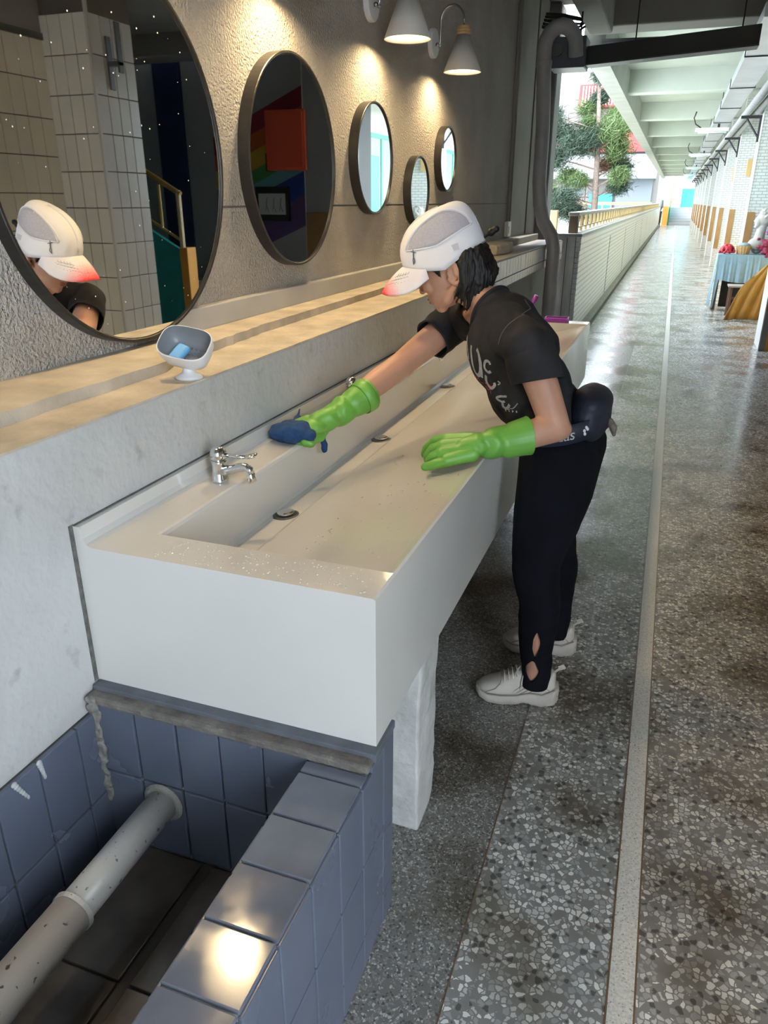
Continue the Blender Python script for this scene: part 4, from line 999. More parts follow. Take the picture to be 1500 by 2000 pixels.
# ears, eyes, brows, lips
for sg in (1, -1):
    e = MB()
    pts = [H(-.018+.019*math.cos(a), -.012+.032*math.sin(a), sg*(.074+.006*(1+math.cos(a)*-1)*.5)) for a in [PI*.25+1.65*PI*k/12 for k in range(13)]]
    e.chain([tuple(p) for p in pts], [.0065]*13, 8)
    e.ell(H(-.016, -.008, sg*.073), F*.016, S*.007, U*.026).ell(H(-.010, -.040, sg*.073), F*.008, S*.006, U*.011)
    e.chain([tuple(H(-.006, -.022, sg*.078)), tuple(H(-.004, -.006, sg*.078))], [.006, .006], 8)
    e.chain([tuple(H(-.024, -.020, sg*.080)), tuple(H(-.028, .004, sg*.081)), tuple(H(-.016, .012, sg*.080))], [.005, .005, .004], 8)
    put('ear', remesh(e, .0025, 3), M_skin, body)
    put('eyelid', MB().ell(H(.083, .010, sg*.031), F*.009, S*.014, U*.0075, 16, 10).mesh('eyelid'), M_skin, body, smooth=True)
    MB().tube([H(.089, .006, sg*.018), H(.0925, .0035, sg*.030), H(.086, .0045, sg*.044)], .0016, 6).build('eyelashes', mat('lash', (.015, .012, .01), .7), body)
    MB().tube([H(.100, .034, sg*.012), H(.0985, .039, sg*.028), H(.086, .037, sg*.046)], [.0025, .003, .0015], 6).build('eyebrow', MATS['lash'], body)
m_lip = mat('lips', (.36, .12, .10), .45)
put('lips', MB().ell(H(.0985, -.0525), F*.005, S*.019, U*.0045).ell(H(.0975, -.0640), F*.005, S*.016, U*.005).mesh('lips'), m_lip, body, smooth=True)

# hair: a short bob falling from under the cap
M_hair = mat('black_hair', (.008, .007, .007), .5, var=.3, vscale=60, spec=.3)
hb = MB()
hb.ell(H(-.048, .000), F*.072, S*.079, U*.060)
hb.ell(H(-.075, -.025), F*.056, S*.070, U*.062)
random.seed(21)
for k in range(110):
    a = random.uniform(-1, 1); sg = 1 if a > 0 else -1
    q = abs(a)                                             # 0 nape .. 1 just behind the ear
    st0 = H(-.112+.062*q*q, .012+random.uniform(-.02, .012), sg*(.020+.064*math.sqrt(q)))
    ln = random.uniform(.085, .135)
    md_ = st0+Vector((.020*(1-q)+.008, sg*-.003, -ln*.5)); tp = st0+Vector((.010+random.uniform(-.014, .018)-.016*q, sg*(.010-.014*random.random()), -ln))
    hb.chain([tuple(st0), tuple(md_), tuple(tp)], [.011, .010, .0018], 7)
for sg in (1, -1):
    hb.chain([tuple(H(.036, .032, sg*.068)), tuple(H(.026, .010, sg*.0705)), tuple(H(.022, -.010, sg*.0705))], [.011, .007, .002], 7)   # sideburn
    hb.chain([tuple(H(-.050, .0, sg*.080)), tuple(H(-.052, -.06, sg*.080)), tuple(H(-.026, -.112, sg*.070)), tuple(H(-.004, -.135, sg*.062))], [.014, .011, .006, .0015], 7)
put('hair', remesh(hb, .0027, 1, lambda co, no: co+no*(folds(co, .003, (150, 150, 20))+folds(co, .002, (330, 330, 30)))[:, None]), M_hair, body)
put('hair_bun', remesh(MB().ell(H(-.150, .05), F*.012, S*.012, U*.012).ell(H(-.165, .052), F*.012, S*.010, U*.010).tube([H(-.12, .045), H(-.15, .05)], .005, 6), .003, 1), M_hair, body)

# ------------------------------------------------------------------ cap
M_cap = mat('white_cap', (.74, .73, .77), .7, bump=.04, bscale=300)
M_mesh = mat('grey_mesh_panel', (.40, .39, .44), .75, var=.10, vscale=220)
def capmat():
    m = bpy.data.materials.new('brim_fade'); m.use_nodes = True; nt = m.node_tree; N = nt.nodes; L = nt.links; p = N['Principled BSDF']
    g = N.new('ShaderNodeNewGeometry'); d = N.new('ShaderNodeVectorMath'); d.operation = 'DOT_PRODUCT'
    ax = (F*.96-U*.25).normalized(); d.inputs[1].default_value = ax; L.new(g.outputs['Position'], d.inputs[0])
    mr = N.new('ShaderNodeMapRange'); k = O.dot(ax); mr.inputs[1].default_value = k+.125; mr.inputs[2].default_value = k+.205
    L.new(d.outputs['Value'], mr.inputs[0])
    v = N.new('ShaderNodeTexVoronoi'); v.inputs['Scale'].default_value = 330; L.new(g.outputs['Position'], v.inputs['Vector'])
    ad = N.new('ShaderNodeMath'); ad.operation = 'MULTIPLY_ADD'; ad.inputs[1].default_value = -.35; L.new(v.outputs['Distance'], ad.inputs[0]); L.new(mr.outputs[0], ad.inputs[2])
    r = N.new('ShaderNodeValToRGB'); r.color_ramp.elements[0].color = (.74, .70, .73, 1); r.color_ramp.elements[0].position = .05; r.color_ramp.elements[1].color = (.86, .06, .075, 1); r.color_ramp.elements[1].position = .8
    L.new(ad.outputs[0], r.inputs[0]); L.new(r.outputs[0], p.inputs['Base Color']); p.inputs['Roughness'].default_value = .6; return m
def crown_pt(a, v):
    """a: angle round the head from the front (0) over the left side (pi/2); v: 0 at the band's lower edge .. 1 at the top"""
    c, s_ = math.cos(a), math.sin(a)
    fx = .136 if c > 0 else .122
    lowu = .006+.060*max(0, c)**1.2+.030*max(0, -c)
    bf = fx*c-.002; bs_ = .089*s_
    th = v*PI/2; rr = math.cos(th)**.62
    topu = .178
    return H(bf*rr-.03*math.sin(th)**2, lowu+(topu-lowu)*math.sin(th)**.92, bs_*rr)
def sheet(fn, nu, nv, closed=False):
    mb = MB()
    for i in range(nu+1):
        for j in range(nv+1): mb.v.append(tuple(fn(i/nu, j/nv)))
    for i in range(nu):
        for j in range(nv): a = i*(nv+1)+j; mb.f.append((a, a+1, a+nv+2, a+nv+1))
    return mb
def solid(o, t): m = o.modifiers.new('thick', 'SOLIDIFY'); m.thickness = t; m.offset = 0; return o
cap = solid(sheet(lambda u, v: crown_pt(u*2*PI, v*.999), 72, 22).build('cap_crown', M_cap, body, smooth=True), .003)
for sg in (1, -1):
    def pan(u, v):
        a = .78+(2.62-.78)*u; hh = math.sin(u*PI)**.55*.40+.002; c = Vector(crown_pt(sg*a, .25+hh*v)); n = (c-H(-.01, .05)).normalized(); return c+n*.0028
    solid(sheet(pan, 30, 8).build('mesh_panel', M_mesh, cap, smooth=True), .001)
    def seam(v0, pr=.004):
        pts = []
        for k in range(25):
            u = k/24; a = .72+(2.68-.72)*u; hh = math.sin(u*PI)**.55*.42+.012; c = Vector(crown_pt(sg*a, .25+hh*v0)); n = (c-H(-.01, .05)).normalized(); pts.append(c+n*pr)
        return pts
    MB().tube(seam(1.0), .0035, 6).build('piping', M_cap, cap, smooth=True)
    MB().tube(seam(0.0, .003), .0025, 6).build('piping', M_cap, cap, smooth=True)
MB().tube([crown_pt(0, v*.9+.1)+U*.003 for v in [k/14 for k in range(15)]], .004, 6).build('front_seam', M_cap, cap, smooth=True)
def brim(u, v):
    a = (u-.5)*2*1.16; base = Vector(crown_pt(a, .015)); w_ = max(0, 1-abs(2*u-1)**3.0)**.5
    ext = .106*w_*v; drop = .42
    d = (F*math.cos(drop)-U*math.sin(drop))
    side_ = math.sin(a)
    return base + d*ext + S*(side_*.010*v) - U*(.034*v*abs(side_)**2) + U*(.006*math.sin(v*PI))
solid(sheet(brim, 30, 12).build('cap_brim', capmat(), cap, smooth=True), .0028)
# printed runner figure and scribble
m_print = mat('grey_print', (.13, .13, .15), .7)
def oncap(a, v): c = Vector(crown_pt(a, v)); return c+(c-H(-.01, .05)).normalized()*.0035
def cl(pts, r, nm='cap_logo'): MB().tube([oncap(*p) for p in pts], r, 5).build(nm, m_print, cap)
cl([(.98, .255), (.965, .245)], .0030); cl([(.975, .235), (.955, .17)], .0024); cl([(1.04, .215), (.97, .225), (.91, .235), (.89, .25)], .0013); cl([(.955, .17), (.97, .12), (.93, .085)], .0016); cl([(.955, .17), (.92, .13), (.90, .07)], .0016)
def onbrim(u, v): return Vector(brim(u, v))+U*.0026
for k in range(5):
    MB().tube([onbrim(.72+.03*k+.012*q*(1 if q % 2 else -1), .30+.07*q-.03*k) for q in range(7)], .0006, 4).build('brim_scribble', m_print, cap)
MB().tube([H(-.121, .060, .01), H(-.124, .085, .0), H(-.122, .11, .005)], .0022, 5).build('cap_cord', M_cap, cap)
MB().box(-.010, .010, -.0006, .0006, -.009, .009, Matrix.Translation(oncap(1.98, .12)) @ Matrix.Rotation(math.radians(-20), 4, 'Y')).build('cap_label', mat('label_print', (.50, .50, .55), .7), cap)
# earrings
MB().ell(H(-.010, -.053, .074), F*.003, S*.003, U*.003, 8, 6).build('earring', mat('earring', (.8, .78, .7), .15, metal=1), body, smooth=True)

# ------------------------------------------------------------------ T-shirt
M_shirt = mat('black_shirt', (.019, .019, .022), .9, spec=.25, var=.5, vscale=9, bump=.12, bscale=120)
sh = MB()
sh.ell(che+fwd*.018, side*.165, fwd*.118, ta_*.165)
sh.ell(che.lerp(wst, .55)+fwd*.030, side*.150, fwd*.118, ta_*.14)
sh.ell(wst+Vector((-.010, 0, .0)), Vector((0, .150, 0)), Vector((.105, 0, .02)), ta_*.12)
sh.ell(pel+Vector((-.015, 0, .035)), Vector((0, .155, 0)), Vector((.108, 0, 0)), Vector((0, 0, .075)))
sh.chain([L_sh, NB+Vector((.020, -.050, -.022))], [.066, .070], 18).chain([R_sh, NB+Vector((.010, .05, -.025))], [.064, .070], 18)
sh.chain([NB+Vector((.030, 0, -.035)), che], [.092, .12], 20)
dl = (L_el-L_sh).normalized(); dr = (R_el-R_sh).normalized()
le = L_sh+dl*.100; re = R_sh+dr*.115
sl_l = MB().chain([L_sh+Vector((.004, .012, -.004)), L_sh+dl*.05, L_sh+dl*.16], [.069, .070, .072], 20)
sl_r = MB().chain([R_sh+Vector((0, -.012, 0)), R_sh+dr*.05, R_sh+dr*.18], [.067, .067, .068], 20)
sh.chain([NB+Vector((.010, 0, -.03)), NB+(H(-.028, -.075)-NB).normalized()*.05], [.084, .072], 24)
def shirt_fold(co, no):
    a = folds(co, 1, (9, 9, 9), 3.1); b = folds(co, 1, (26, 20, 12), 8.0)
    return co+no*(a*.008+b*.006)[:, None]
sm = remesh(sh, .005, 7, shirt_fold)
hemL = np.array(le); hemR = np.array(re); dL = np.array(dl); dR = np.array(dr); nb = np.array(NB+Vector((-.012, 0, .0)))
ncv = (H(-.028, -.075)-NB).normalized(); ncv = np.array(ncv)
hemL2 = hemL; tl = np.array((-.42, -.25, .0))
slice_off(sm, nb+ncv*.020, ncv, lambda c: (np.linalg.norm((c-nb)-np.outer((c-nb) @ ncv, ncv), axis=1) < .090) & ((c-nb) @ ncv > -.02))
slice_off(sm, (0, 0, .80), (0, 0, -1), lambda c: c[:, 2] < .83)
shirt = solid(put('t_shirt', sm, M_shirt, body, smooth=True), .004)
MB().tube(rim_of(sm, nb, .2), .0065, 8, cap=False).build('collar_rib', M_shirt, shirt, smooth=True)
for mbs, c_, n_ in ((sl_l, hemL, dL+np.array((-.22, 0, .05))), (sl_r, hemR, dR)):
    s1 = remesh(mbs, .005, 5, shirt_fold); slice_off(s1, c_, n_, lambda c: np.linalg.norm(c-c_, axis=1) < .2)
    bm = bmesh.new(); bm.from_mesh(s1); BV_SL = globals().get('BV_SL') or BVHTree.FromBMesh(bm); bm.free()
    so_ = solid(put('sleeve', s1, M_shirt, shirt, smooth=True), .004)
    MB().tube(rim_of(s1, c_, .2), .0035, 6, cap=False).build('sleeve_hem', M_shirt, shirt, smooth=True)
def ring(center, nrm, r, n=40, sq=(1, 1)):
    nrm = Vector(nrm).normalized(); a = nrm.cross(Vector((0, 1, 0))).normalized(); b = nrm.cross(a)
    return [Vector(center)+a*r*sq[0]*math.cos(2*PI*k/n)+b*r*sq[1]*math.sin(2*PI*k/n) for k in range(n+1)]
# the print, laid on the cloth
bm = bmesh.new(); bm.from_mesh(sm); bvh = BVHTree.FromBMesh(bm); bm.free()
def lay(pts, wd_, nm, m_, seam=False):
    """a flat ribbon on the shirt: points (x, z) pressed on along +y"""
    pr = []
    for x, z in pts:
        h = bvh.ray_cast(Vector((x, 1.80, z)), Vector((0, 1, 0))); h2 = BV_SL.ray_cast(Vector((x, 1.80, z)), Vector((0, 1, 0)))
        if seam and h2[0] is not None and (h[0] is None or h2[0].y < h[0].y): h = h2
        if h[0] is None: continue
        pr.append((h[0], h[1] if h[1].y < 0 else -h[1]))
    if len(pr) < 2: return
    mb = MB()
    for i, (p, n_) in enumerate(pr):
        t = (pr[min(i+1, len(pr)-1)][0]-pr[max(i-1, 0)][0])
        if t.length < 1e-6: t = Vector((0, 0, 1))
        q = t.normalized().cross(n_).normalized()*wd_[min(i, len(wd_)-1)]/2; off = n_*.0042
        mb.v += [tuple(p+q+off), tuple(p-q+off)]
    for i in range(len(pr)-1): mb.f.append((2*i, 2*i+1, 2*i+3, 2*i+2))
    mb.build(nm, m_, shirt)
M_pg = mat('grey_ink', (.30, .31, .32), .8, var=.25, vscale=90); M_pr = mat('red_ink', (.55, .05, .05), .8); M_pw = mat('white_ink', (.62, .62, .62), .8)
def spl(pts, n=9):
    """smooth curve through a few points"""
    out = []; P_ = [Vector((*p, 0)) for p in pts]
    for i in range(len(P_)-1):
        a, b, c, d = P_[max(i-1, 0)], P_[i], P_[i+1], P_[min(i+2, len(P_)-1)]
        for k in range(n):
            t = k/n; out.append(.5*((2*b)+(c-a)*t+(2*a-5*b+4*c-d)*t*t+(3*b-a-3*c+d)*t**3))
    out.append(P_[-1]); return [(p.x, p.y) for p in out]
lay(spl([(-0.5091, 1.1073), (-0.5093, 1.0844), (-0.5027, 1.0541), (-0.4923, 1.029), (-0.4802, 1.0247), (-0.4731, 1.0408), (-0.4719, 1.0666), (-0.4771, 1.0916), (-0.4855, 1.1037)]), [0.01, 0.012], 'letter_u', M_pg)
lay(spl([(-0.4755, 1.0867), (-0.47, 1.0565), (-0.4694, 1.0204)]), [0.01], 'letter_u_stem', M_pg)
lay(spl([(-0.5321, 1.1374), (-0.5285, 1.1136), (-0.5246, 1.0834), (-0.5202, 1.0631)]), [0.008], 'letter_edge', M_pg)
lay(spl([(-0.4357, 1.0691), (-0.4414, 1.0776), (-0.4517, 1.0769), (-0.4575, 1.065), (-0.4555, 1.0524), (-0.4447, 1.0442), (-0.4358, 1.0487)]), [0.006, 0.009], 'hook', M_pg)
lay(spl([(-0.4531, 1.032), (-0.4548, 1.0163), (-0.4474, 1.0), (-0.434, 0.9946), (-0.4242, 1.0058), (-0.4273, 1.0133)]), [0.008, 0.01], 'hook', M_pg)
lay(spl([(-0.4135, 1.0209), (-0.403, 1.0178), (-0.4128, 1.0093)]), [0.004], 'arrow', M_pg)
lay(spl([(-0.3815, 0.9847), (-0.4018, 0.979), (-0.4168, 0.9686), (-0.3982, 0.9636), (-0.3881, 0.9671)]), [0.003, 0.007], 'swoosh', M_pg)
lay(spl([(-0.3955, 0.9612), (-0.3934, 0.9483), (-0.3815, 0.9454), (-0.3721, 0.9607)]), [0.009], 'swoosh', M_pg)
lay(spl([(-0.3721, 0.9607), (-0.374, 0.95), (-0.3612, 0.9512), (-0.3472, 0.9707)]), [0.01, 0.003], 'swoosh', M_pg)
lay(spl([(-0.4969, 1.0156), (-0.4874, 1.0098), (-0.4823, 1.0142), (-0.4738, 1.0031), (-0.4659, 1.0037)]), [0.0025], 'script', M_pr)
lay(spl([(-0.4594, 1.0043), (-0.4476, 1.0039), (-0.4368, 0.9983), (-0.4266, 1.0017)]), [0.003], 'script', M_pr)
lay(spl([(-0.4576, 0.9953), (-0.4466, 0.9857), (-0.4402, 0.9889), (-0.4355, 0.9761)]), [0.002], 'script', M_pr)
lay([(-0.3865, 0.9428), (-0.3861, 0.9365), (-0.383, 0.9368)], [.0022], 'small_letter', M_pw)
lay([(-0.3718, 0.9436), (-0.3748, 0.9428), (-0.3745, 0.9386), (-0.3714, 0.9379)], [.0022], 'small_letter', M_pw)
lay([(-0.3628, 0.9381), (-0.3633, 0.9449), (-0.3604, 0.9442), (-0.3605, 0.9415), (-0.363, 0.941)], [.0022], 'small_letter', M_pw)
lay([(-0.3514, 0.941), (-0.3519, 0.9473), (-0.3493, 0.9465), (-0.3512, 0.9442), (-0.3488, 0.9431), (-0.3514, 0.941)], [.0022], 'small_letter', M_pw)
lay(spl([(-0.4037, 1.138), (-0.3989, 1.1598), (-0.3882, 1.1817), (-0.3724, 1.1978), (-0.3541, 1.2088), (-0.3308, 1.2146), (-0.3094, 1.2115), (-0.2923, 1.2032)]), [.003], 'seam', mat('seam_grey', (.085, .085, .09), .85), True)
lay(spl([(-0.3554, 1.2103), (-0.3645, 1.2215), (-0.3773, 1.2347)]), [.003], 'seam', mat('seam_grey', (.085, .085, .09), .85), True)
# ------------------------------------------------------------------ trousers
M_pants = mat('navy_trousers', (.004, .0045, .008), .9, spec=.15, var=.3, vscale=9)
pb = MB()
pb.ell(pel+Vector((-.002, 0, -.01)), Vector((0, .168, 0)), Vector((.122, 0, 0)), Vector((0, 0, .115)))
for (hp, kn, an, sg) in ((L_hip, L_kn, L_an, 1), (R_hip, R_kn, R_an, 0)):
    pb.chain([hp+Vector((0, 0, .0)), hp.lerp(kn, .5), kn+Vector((-.002, 0, .0)), kn.lerp(an, .35)+Vector((.010, 0, 0)), kn.lerp(an, .75)+Vector((0, 0, 0)), an+Vector((0, 0, .05)), an+Vector((0, 0, -.015))], [.112, .099, .071, .062, .050, .046, .043], 20)
def pants_fold(co, no):
    a = folds(co, 1, (14, 14, 5), 1.7); b = folds(co, 1, (10, 10, 26), 5.0); k = np.clip((.62-co[:, 2])/.3, 0, 1)
    return co+no*(a*.004+b*.005*k)[:, None]
pm = remesh(pb, .004, 8, pants_fold)
def pants_cut(c):
    k = np.zeros(len(c), bool)
    # the two slits by the left ankle
    for (x, z, rx, rz) in ((-.2235, .250, .0125, .050), (-.230, .150, .022, .042)):
        k |= (c[:, 1] < 2.03) & (np.abs(c[:, 0]-x) < rx*(1-np.abs((c[:, 2]-z)/rz)**1.6))
    return k
slice_off(pm, (0, 0, .905), (0, 0, 1), lambda c: c[:, 2] > .88)
slice_off(pm, (0, 0, .075), (0, 0, -1), lambda c: c[:, 2] < .10)
cut(pm, pants_cut)
pants = solid(put('trousers', pm, M_pants, body, smooth=True), .003)

# ------------------------------------------------------------------ shoes
M_shoe = mat('cream_leather', (.50, .46, .41), .55, var=.10, vscale=18); M_sole = mat('cream_sole', (.44, .40, .355), .6, var=.12, vscale=20)
M_lace = mat('lace', (.55, .52, .48), .7); M_tong = mat('dirty_tongue', (.30, .26, .23), .7, var=.2, vscale=30)
def shoe(heel, toe, label):
    heel = Vector(heel); toe = Vector(toe); d = (toe-heel); ln = d.length; d.normalize(); w_ = Vector((0, 0, 1)).cross(d)
    def X(t, s_, z): return heel+d*(t*ln)+w_*s_+Vector((0, 0, z))
    root = bpy.data.objects.new('sneaker', None); COL.objects.link(root); root.parent = body; root['label'] = label
    # sole: chunky, waved top edge, lifted toe
    def interp(tb, t):
        for (a, b) in zip(tb, tb[1:]):
            if a[0] <= t <= b[0]: f = (t-a[0])/(b[0]-a[0]); return [a[i]+(b[i]-a[i])*f for i in range(1, len(a))]
        return list(tb[-1][1:])
    ST = [(0, .022, .020, .072), (.05, .036, .006, .074), (.2, .043, .0, .056), (.34, .041, .006, .058), (.42, .039, .010, .050), (.5, .042, .002, .044), (.68, .048, .0, .042), (.85, .045, .003, .042), (.95, .033, .014, .048), (1, .014, .026, .046)]
    mb = MB(); n = 20; m_ = 40
    for i in range(m_+1):
        hw, z0, z1 = interp(ST, i/m_)
        for k in range(n):
            a = 2*PI*k/n; c, s_ = math.cos(a), math.sin(a); e = .5
            mb.v.append(tuple(X(i/m_, hw*math.copysign(abs(c)**e, c)*1.06, (z0+z1)/2+(z1-z0)/2*math.copysign(abs(s_)**e, s_))))
    for i in range(m_):
        for k in range(n): mb.f.append((i*n+k, i*n+(k+1) % n, (i+1)*n+(k+1) % n, (i+1)*n+k))
    mb.f.append(tuple(range(n))[::-1]); mb.f.append(tuple(m_*n+k for k in range(n)))
    so = mb.build('sole', M_sole, root, smooth=True)
    for t in (.12, .3, .55, .72): MB().tube([X(t, sg*.043, .012) if False else X(t+.03*q, .042, .010+.004*q) for sg in (1,) for q in range(3)], .0015, 4).build('sole_groove', M_tong, root)
    # upper
    UT = [(0, .020, .112), (.04, .032, .124), (.12, .038, .112), (.22, .039, .100), (.30, .038, .110), (.40, .038, .132), (.48, .039, .122), (.58, .041, .104), (.72, .043, .084), (.85, .041, .072), (.94, .031, .062), (1, .010, .048)]
    mb = MB(); n2 = 22
    for i in range(m_+1):
        hw, zt = interp(UT, i/m_)
        for k in range(n2):
            a = PI*k/(n2-1); c, s_ = math.cos(a), math.sin(a)
            mb.v.append(tuple(X(.045+.94*i/m_, hw*math.copysign(abs(c)**.7, c), .030+(zt-.030)*s_**.62)))
    for i in range(m_):
        for k in range(n2-1): mb.f.append((i*n2+k, i*n2+k+1, (i+1)*n2+k+1, (i+1)*n2+k))
        mb.f.append((i*n2+n2-1, i*n2, (i+1)*n2, (i+1)*n2+n2-1))
    mb.f.append(tuple(range(n2))[::-1]); mb.f.append(tuple(m_*n2+k for k in range(n2)))
    up = mb.build('upper', M_shoe, root, smooth=True)
    ZS = 1.27
    sgn = -1 if w_.y > 0 else 1                             # outer side of the left shoe looks towards -y
    for q in range(4):
        MB().tube([X(.60-.05*q, sgn*(.0385-.001*q), .040), X(.53-.06*q, sgn*.0385, .058-.001*q), X(.40-.07*q, sgn*.036, .070*ZS), X(.26-.05*q, sgn*.0352, .070-.002*q)], .0016, 5).build('side_stripe', mat('shoe_line', (.30, .27, .25), .7), root)
    MB().tube([X(.02, s_, z) for s_, z in ((.030, .045), (.0, .05), (-.030, .045))], .003, 5).build('heel_line', MATS['shoe_line'], root)
    MB().tube([X(.88, .0405, .034*ZS), X(.76, .041, .047*ZS), X(.70, .036, .062*ZS), X(.69, 0, .071*ZS), X(.70, -.036, .062*ZS), X(.76, -.041, .047*ZS), X(.88, -.0405, .034*ZS)], .0018, 5).build('toe_cap_seam', MATS['shoe_line'], root)
    for sg in (1, -1): MB().tube([X(i/20, sg*(interp(ST, i/20)[0]*1.03), interp(ST, i/20)[2]-.002) for i in range(1, 20)], .0022, 5).build('welt', MATS['shoe_line'], root)
    put('tongue', remesh(MB().ell(X(.43, 0, .100*ZS), d*.024+Vector((0, 0, -.012)), w_*.024, Vector((.010, 0, .030))).ell(X(.55, 0, .078*ZS), d*.035+Vector((0, 0, -.018)), w_*.022, Vector((0, 0, .016))), .004, 2), M_tong, root)
    for q in range(5):
        t = .46+.048*q; zt = interp(UT, t)[1]
        MB().tube([X(t, .030, zt-.010), X(t+.010, .012, zt+.004), X(t+.018, -.012, zt+.004), X(t+.024, -.030, zt-.012)], .0025, 6).build('lace', M_lace, root, smooth=True)
    MB().tube([X(.45, sgn*.012, .108*ZS), X(.43, sgn*.034, .102*ZS), X(.455, sgn*.040, .075*ZS), X(.462, sgn*.041, .050*ZS)], .0018, 6).build('lace_end', M_lace, root, smooth=True)
    MB().tube([X(.47, sgn*.006, .105*ZS), X(.50, sgn*.028, .108*ZS), X(.54, sgn*.034, .092*ZS), X(.50, sgn*.024, .098*ZS)], .0018, 6).build('lace_bow', M_lace, root, smooth=True)
    MB().box(-.010, .010, -.002, .002, -.008, .008, Matrix.Translation(X(-.015, 0, .108*ZS)) @ Matrix.Rotation(math.radians(-35), 4, 'Y')).build('pull_tab', M_shoe, root)
    MB().tube([X(.07, 0, .090*ZS), X(-.015, 0, .108*ZS)], .004, 5).build('pull_loop', M_shoe, root)
shoe((-.150, 2.075, 0), (-.408, 2.028, 0), 'cream chunky sneaker on the near foot')
shoe((-.128, 2.385, 0), (-.385, 2.345, 0), 'cream chunky sneaker on the far foot')

# ------------------------------------------------------------------ gloves
M_glove = mat('green_rubber', (.135, .36, .055), .42, var=.06, vscale=20, bump=.05, bscale=300)
gl = MB()
gl.chain([(-.308, 1.988, .903), (-.350, 1.966, .893), (-.385, 1.945, .889), (-.412, 1.928, .889)], [.051, .045, .038, .034], 20)
gl.cone((-.286, 2.002, .908), .055, (-.308, 1.988, .903), .051, 20)
gl.chain([(-.412, 1.928, .889), (-.455, 1.912, .877)], [.033, .027], 18)
gl.chain([(-.43, 1.935, .896), (-.510, 1.944, .886)], [.022, .0185]).chain([(-.43, 1.922, .888), (-.515, 1.915, .877)], [.022, .018]).chain([(-.43, 1.908, .878), (-.510, 1.889, .864)], [.022, .0175]).chain([(-.43, 1.898, .868), (-.492, 1.868, .851)], [.020, .0165])
L_f = [([(-.515, 1.945, .885), (-.548, 1.953, .876), (-.574, 1.960, .850), (-.580, 1.962, .832)], [.0165, .0145, .0135, .0125]),
       ([(-.515, 1.915, .876), (-.545, 1.918, .864), (-.560, 1.922, .842), (-.560, 1.924, .828)], [.0155, .014, .013, .012]),
       ([(-.510, 1.889, .863), (-.536, 1.890, .850), (-.548, 1.893, .834), (-.546, 1.895, .826)], [.015, .0135, .0125, .0115]),
       ([(-.492, 1.868, .849), (-.520, 1.862, .841), (-.540, 1.861, .833), (-.550, 1.862, .829)], [.0145, .013, .012, .0115]),
       ([(-.445, 1.945, .885), (-.480, 1.972, .868), (-.515, 1.978, .850), (-.535, 1.975, .838)], [.018, .0155, .014, .0125])]
for p_, r_2 in L_f: gl.chain(p_, r_2, 12)
def glove_fold(cx, ax, amp):
    cx = np.array(cx); ax = np.array(Vector(ax).normalized())
    def fn(co, no):
        t = (co-cx) @ ax; a = folds(co, 1, (22, 22, 22), 4.0); wv = np.sin(t*95+a*3.0)
        k = np.exp(-((t-.01)/.045)**2)
        return co+no*(a*.0012+wv*k*amp)[:, None]
    return fn
gm = remesh(gl, .0029, 3, glove_fold((-.40, 1.935, .889), (.8, .5, 0), .0045))
cL = np.array((-.292, 1.998, .906)); aL = np.array(Vector((.84, .50, .10)).normalized())
slice_off(gm, cL-aL*.006, aL, lambda c: np.linalg.norm(c-cL, axis=1) < .09)
gL = solid(put('rubber_glove', gm, M_glove, body, smooth=True), .0025); gL['label'] = 'green rubber glove on the near hand resting on the trough rim'
gr_ = MB()
cf = Vector((-.829, 2.10, .940)); wr2 = R_wr
gr_.chain([cf+Vector((.026, .044, .022)), cf, cf.lerp(wr2, .5), wr2, Vector((-.918, 1.972, .886))], [.049, .047, .040, .036, .033], 20)
gr_.ell((-.928, 1.955, .880), (.040, .018, 0), (-.016, .036, 0), (0, 0, .024))
R_f = [([(-.958, 1.985, .888), (-.985, 1.970, .878), (-.990, 1.945, .866), (-.978, 1.925, .860)], [.0165, .015, .014, .012]),
       ([(-.955, 1.958, .886), (-.980, 1.940, .876), (-.984, 1.915, .864), (-.970, 1.900, .858)], [.0165, .015, .014, .012]),
       ([(-.940, 1.935, .880), (-.958, 1.912, .870), (-.955, 1.892, .858), (-.940, 1.890, .852)], [.016, .0145, .0135, .012]),
       ([(-.920, 1.920, .872), (-.928, 1.898, .862), (-.920, 1.884, .852), (-.905, 1.890, .848)], [.015, .0135, .0125, .011]),
       ([(-.905, 1.985, .872), (-.905, 1.955, .852), (-.915, 1.925, .850), (-.925, 1.905, .850)], [.018, .016, .014, .013])]
for p_, r_2 in R_f: gr_.chain(p_, r_2, 12)
gm = remesh(gr_, .0029, 3, glove_fold((-.885, 2.02, .90), (.5, .85, .3), .005))
cR = np.array(cf+Vector((.016, .027, .013))); aR = np.array(Vector((.50, .80, .38)).normalized())
slice_off(gm, cR, aR, lambda c: np.linalg.norm(c-cR, axis=1) < .09)
gR = solid(put('rubber_glove', gm, M_glove, body, smooth=True), .0025); gR['label'] = 'green rubber glove on the far hand pressing the blue cloth'
ax_ = Vector(aR)
b1 = MB().tube([cf+ax_*.026, cf+ax_*.012, cf-ax_*.006, cf-ax_*.007], [.0515, .0515, .0500, .0480], 36, cap=False).build('turned_cuff', M_glove, gR, smooth=True); solid(b1, .003)

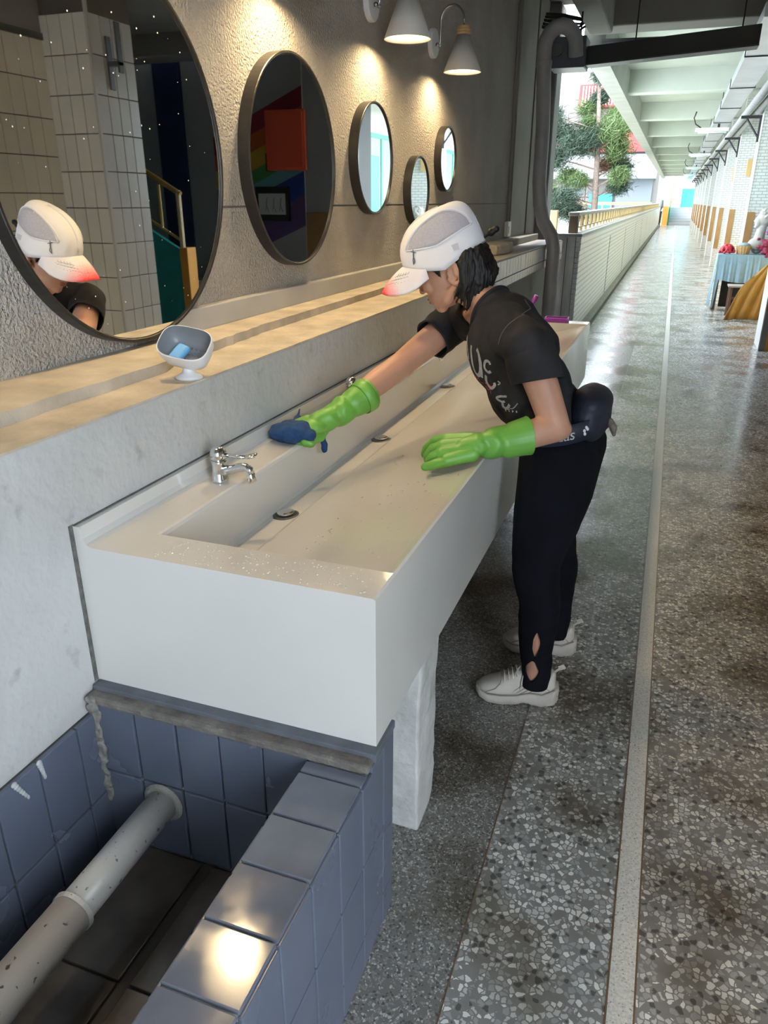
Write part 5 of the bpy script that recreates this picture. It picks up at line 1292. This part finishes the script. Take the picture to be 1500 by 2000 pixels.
# blue cloth in the far hand
cb = MB().ell((-.972, 1.905, .876), (.056, -.018, 0), (.020, .054, 0), (0, 0, .030)).ell((-1.000, 1.898, .872), (.040, 0, 0), (0, .046, 0), (0, 0, .029)).ell((-.940, 1.905, .866), (.045, 0, 0), (0, .036, 0), (0, 0, .024))
cb.chain([(-.93, 1.955, .87), (-.905, 1.97, .845), (-.893, 1.975, .815)], [.014, .010, .004], 8).chain([(-.90, 1.955, .85), (-.895, 1.965, .81), (-.905, 1.975, .795)], [.012, .010, .003], 8)
cb.chain([(-.985, 1.965, .875), (-1.015, 2.03, .885), (-1.03, 2.075, .892)], [.014, .009, .002], 8)
M_rag = mat('blue_microfibre', (.010, .045, .135), .95, var=.2, vscale=60, bump=.3, bscale=300)
tag(put('cleaning_cloth', remesh(cb, .0035, 3, lambda co, no: co+no*(folds(co, .008, (24, 24, 30), 2.0)+folds(co, .003, (70, 70, 70), 5.0))[:, None]), M_rag), 'crumpled dark blue cleaning cloth gripped by the far green glove', 'cloth')

# ------------------------------------------------------------------ waist bag
M_bag = mat('navy_nylon', (.012, .016, .032), .6, var=.2, vscale=20, bump=.1, bscale=200)
wb = thing('waist_bag', 'navy waist bag with white lettering worn at the back of the waist', 'bag', (-.13, 2.2, .85))
def world(o): return under(o, wb)
bg_ = MB().ell((-.158, 2.20, .930), (.062, 0, -.006), (0, .125, 0), (.006, 0, .088)).ell((-.150, 2.19, .970), (.058, 0, 0), (0, .11, 0), (0, 0, .045))
o = put('bag_body', remesh(bg_, .005, 4, lambda co, no: co+no*folds(co, .004, (16, 10, 16), 7.0)[:, None]), M_bag); world(o)
def beltp(a, z, g=0.0): return Vector((-.226+(.128+g)*math.cos(a), 2.222-(.178+g)*math.sin(a), z+.030*math.cos(a)))
s = MB()
for k in range(49):
    a = -PI+2*PI*k/48
    for z in (.868, .924): s.v.append(tuple(beltp(a, z)))
for k in range(48): s.f.append((2*k, 2*k+2, 2*k+3, 2*k+1))
o = s.build('belt', M_bag, smooth=True); solid(o, .004); world(o)
fc = bpy.data.curves.new('lettering', 'FONT'); fc.body = 'adidas'; fc.size = .044; fc.extrude = .0004; fc.space_character = .96
tmp = bpy.data.objects.new('tmp', fc); COL.objects.link(tmp)
me = bpy.data.meshes.new_from_object(tmp.evaluated_get(bpy.context.evaluated_depsgraph_get())); bpy.data.objects.remove(tmp)
wid = max(v.co.x for v in me.vertices)
for v in me.vertices:                                       # wrap the word round the near side of the belt
    a = PI*.5-(v.co.x-wid+.055)/.150*1.0; q = beltp(a, .881+v.co.y, .0035); v.co = q
world(put('lettering', me, mat('white_letter', (.75, .75, .78), .6)))
for (da, dz) in ((0, .018), (.04, .010), (-.03, .012), (.02, .0)):
    world(MB().ell(beltp(PI*.5-.075/.150-.10+da, .888+dz, .004), (.004, 0, 0), (0, .003, 0), (0, 0, .005), 8, 6).build('leaf_mark', MATS['white_letter']))
world(put('tassel', remesh(MB().chain([(-.095, 2.17, .92), (-.085, 2.165, .905), (-.080, 2.16, .885)], [.010, .012, .006], 8), .003, 0), mat('tassel', (.16, .13, .11), .9, var=.4, vscale=90)))
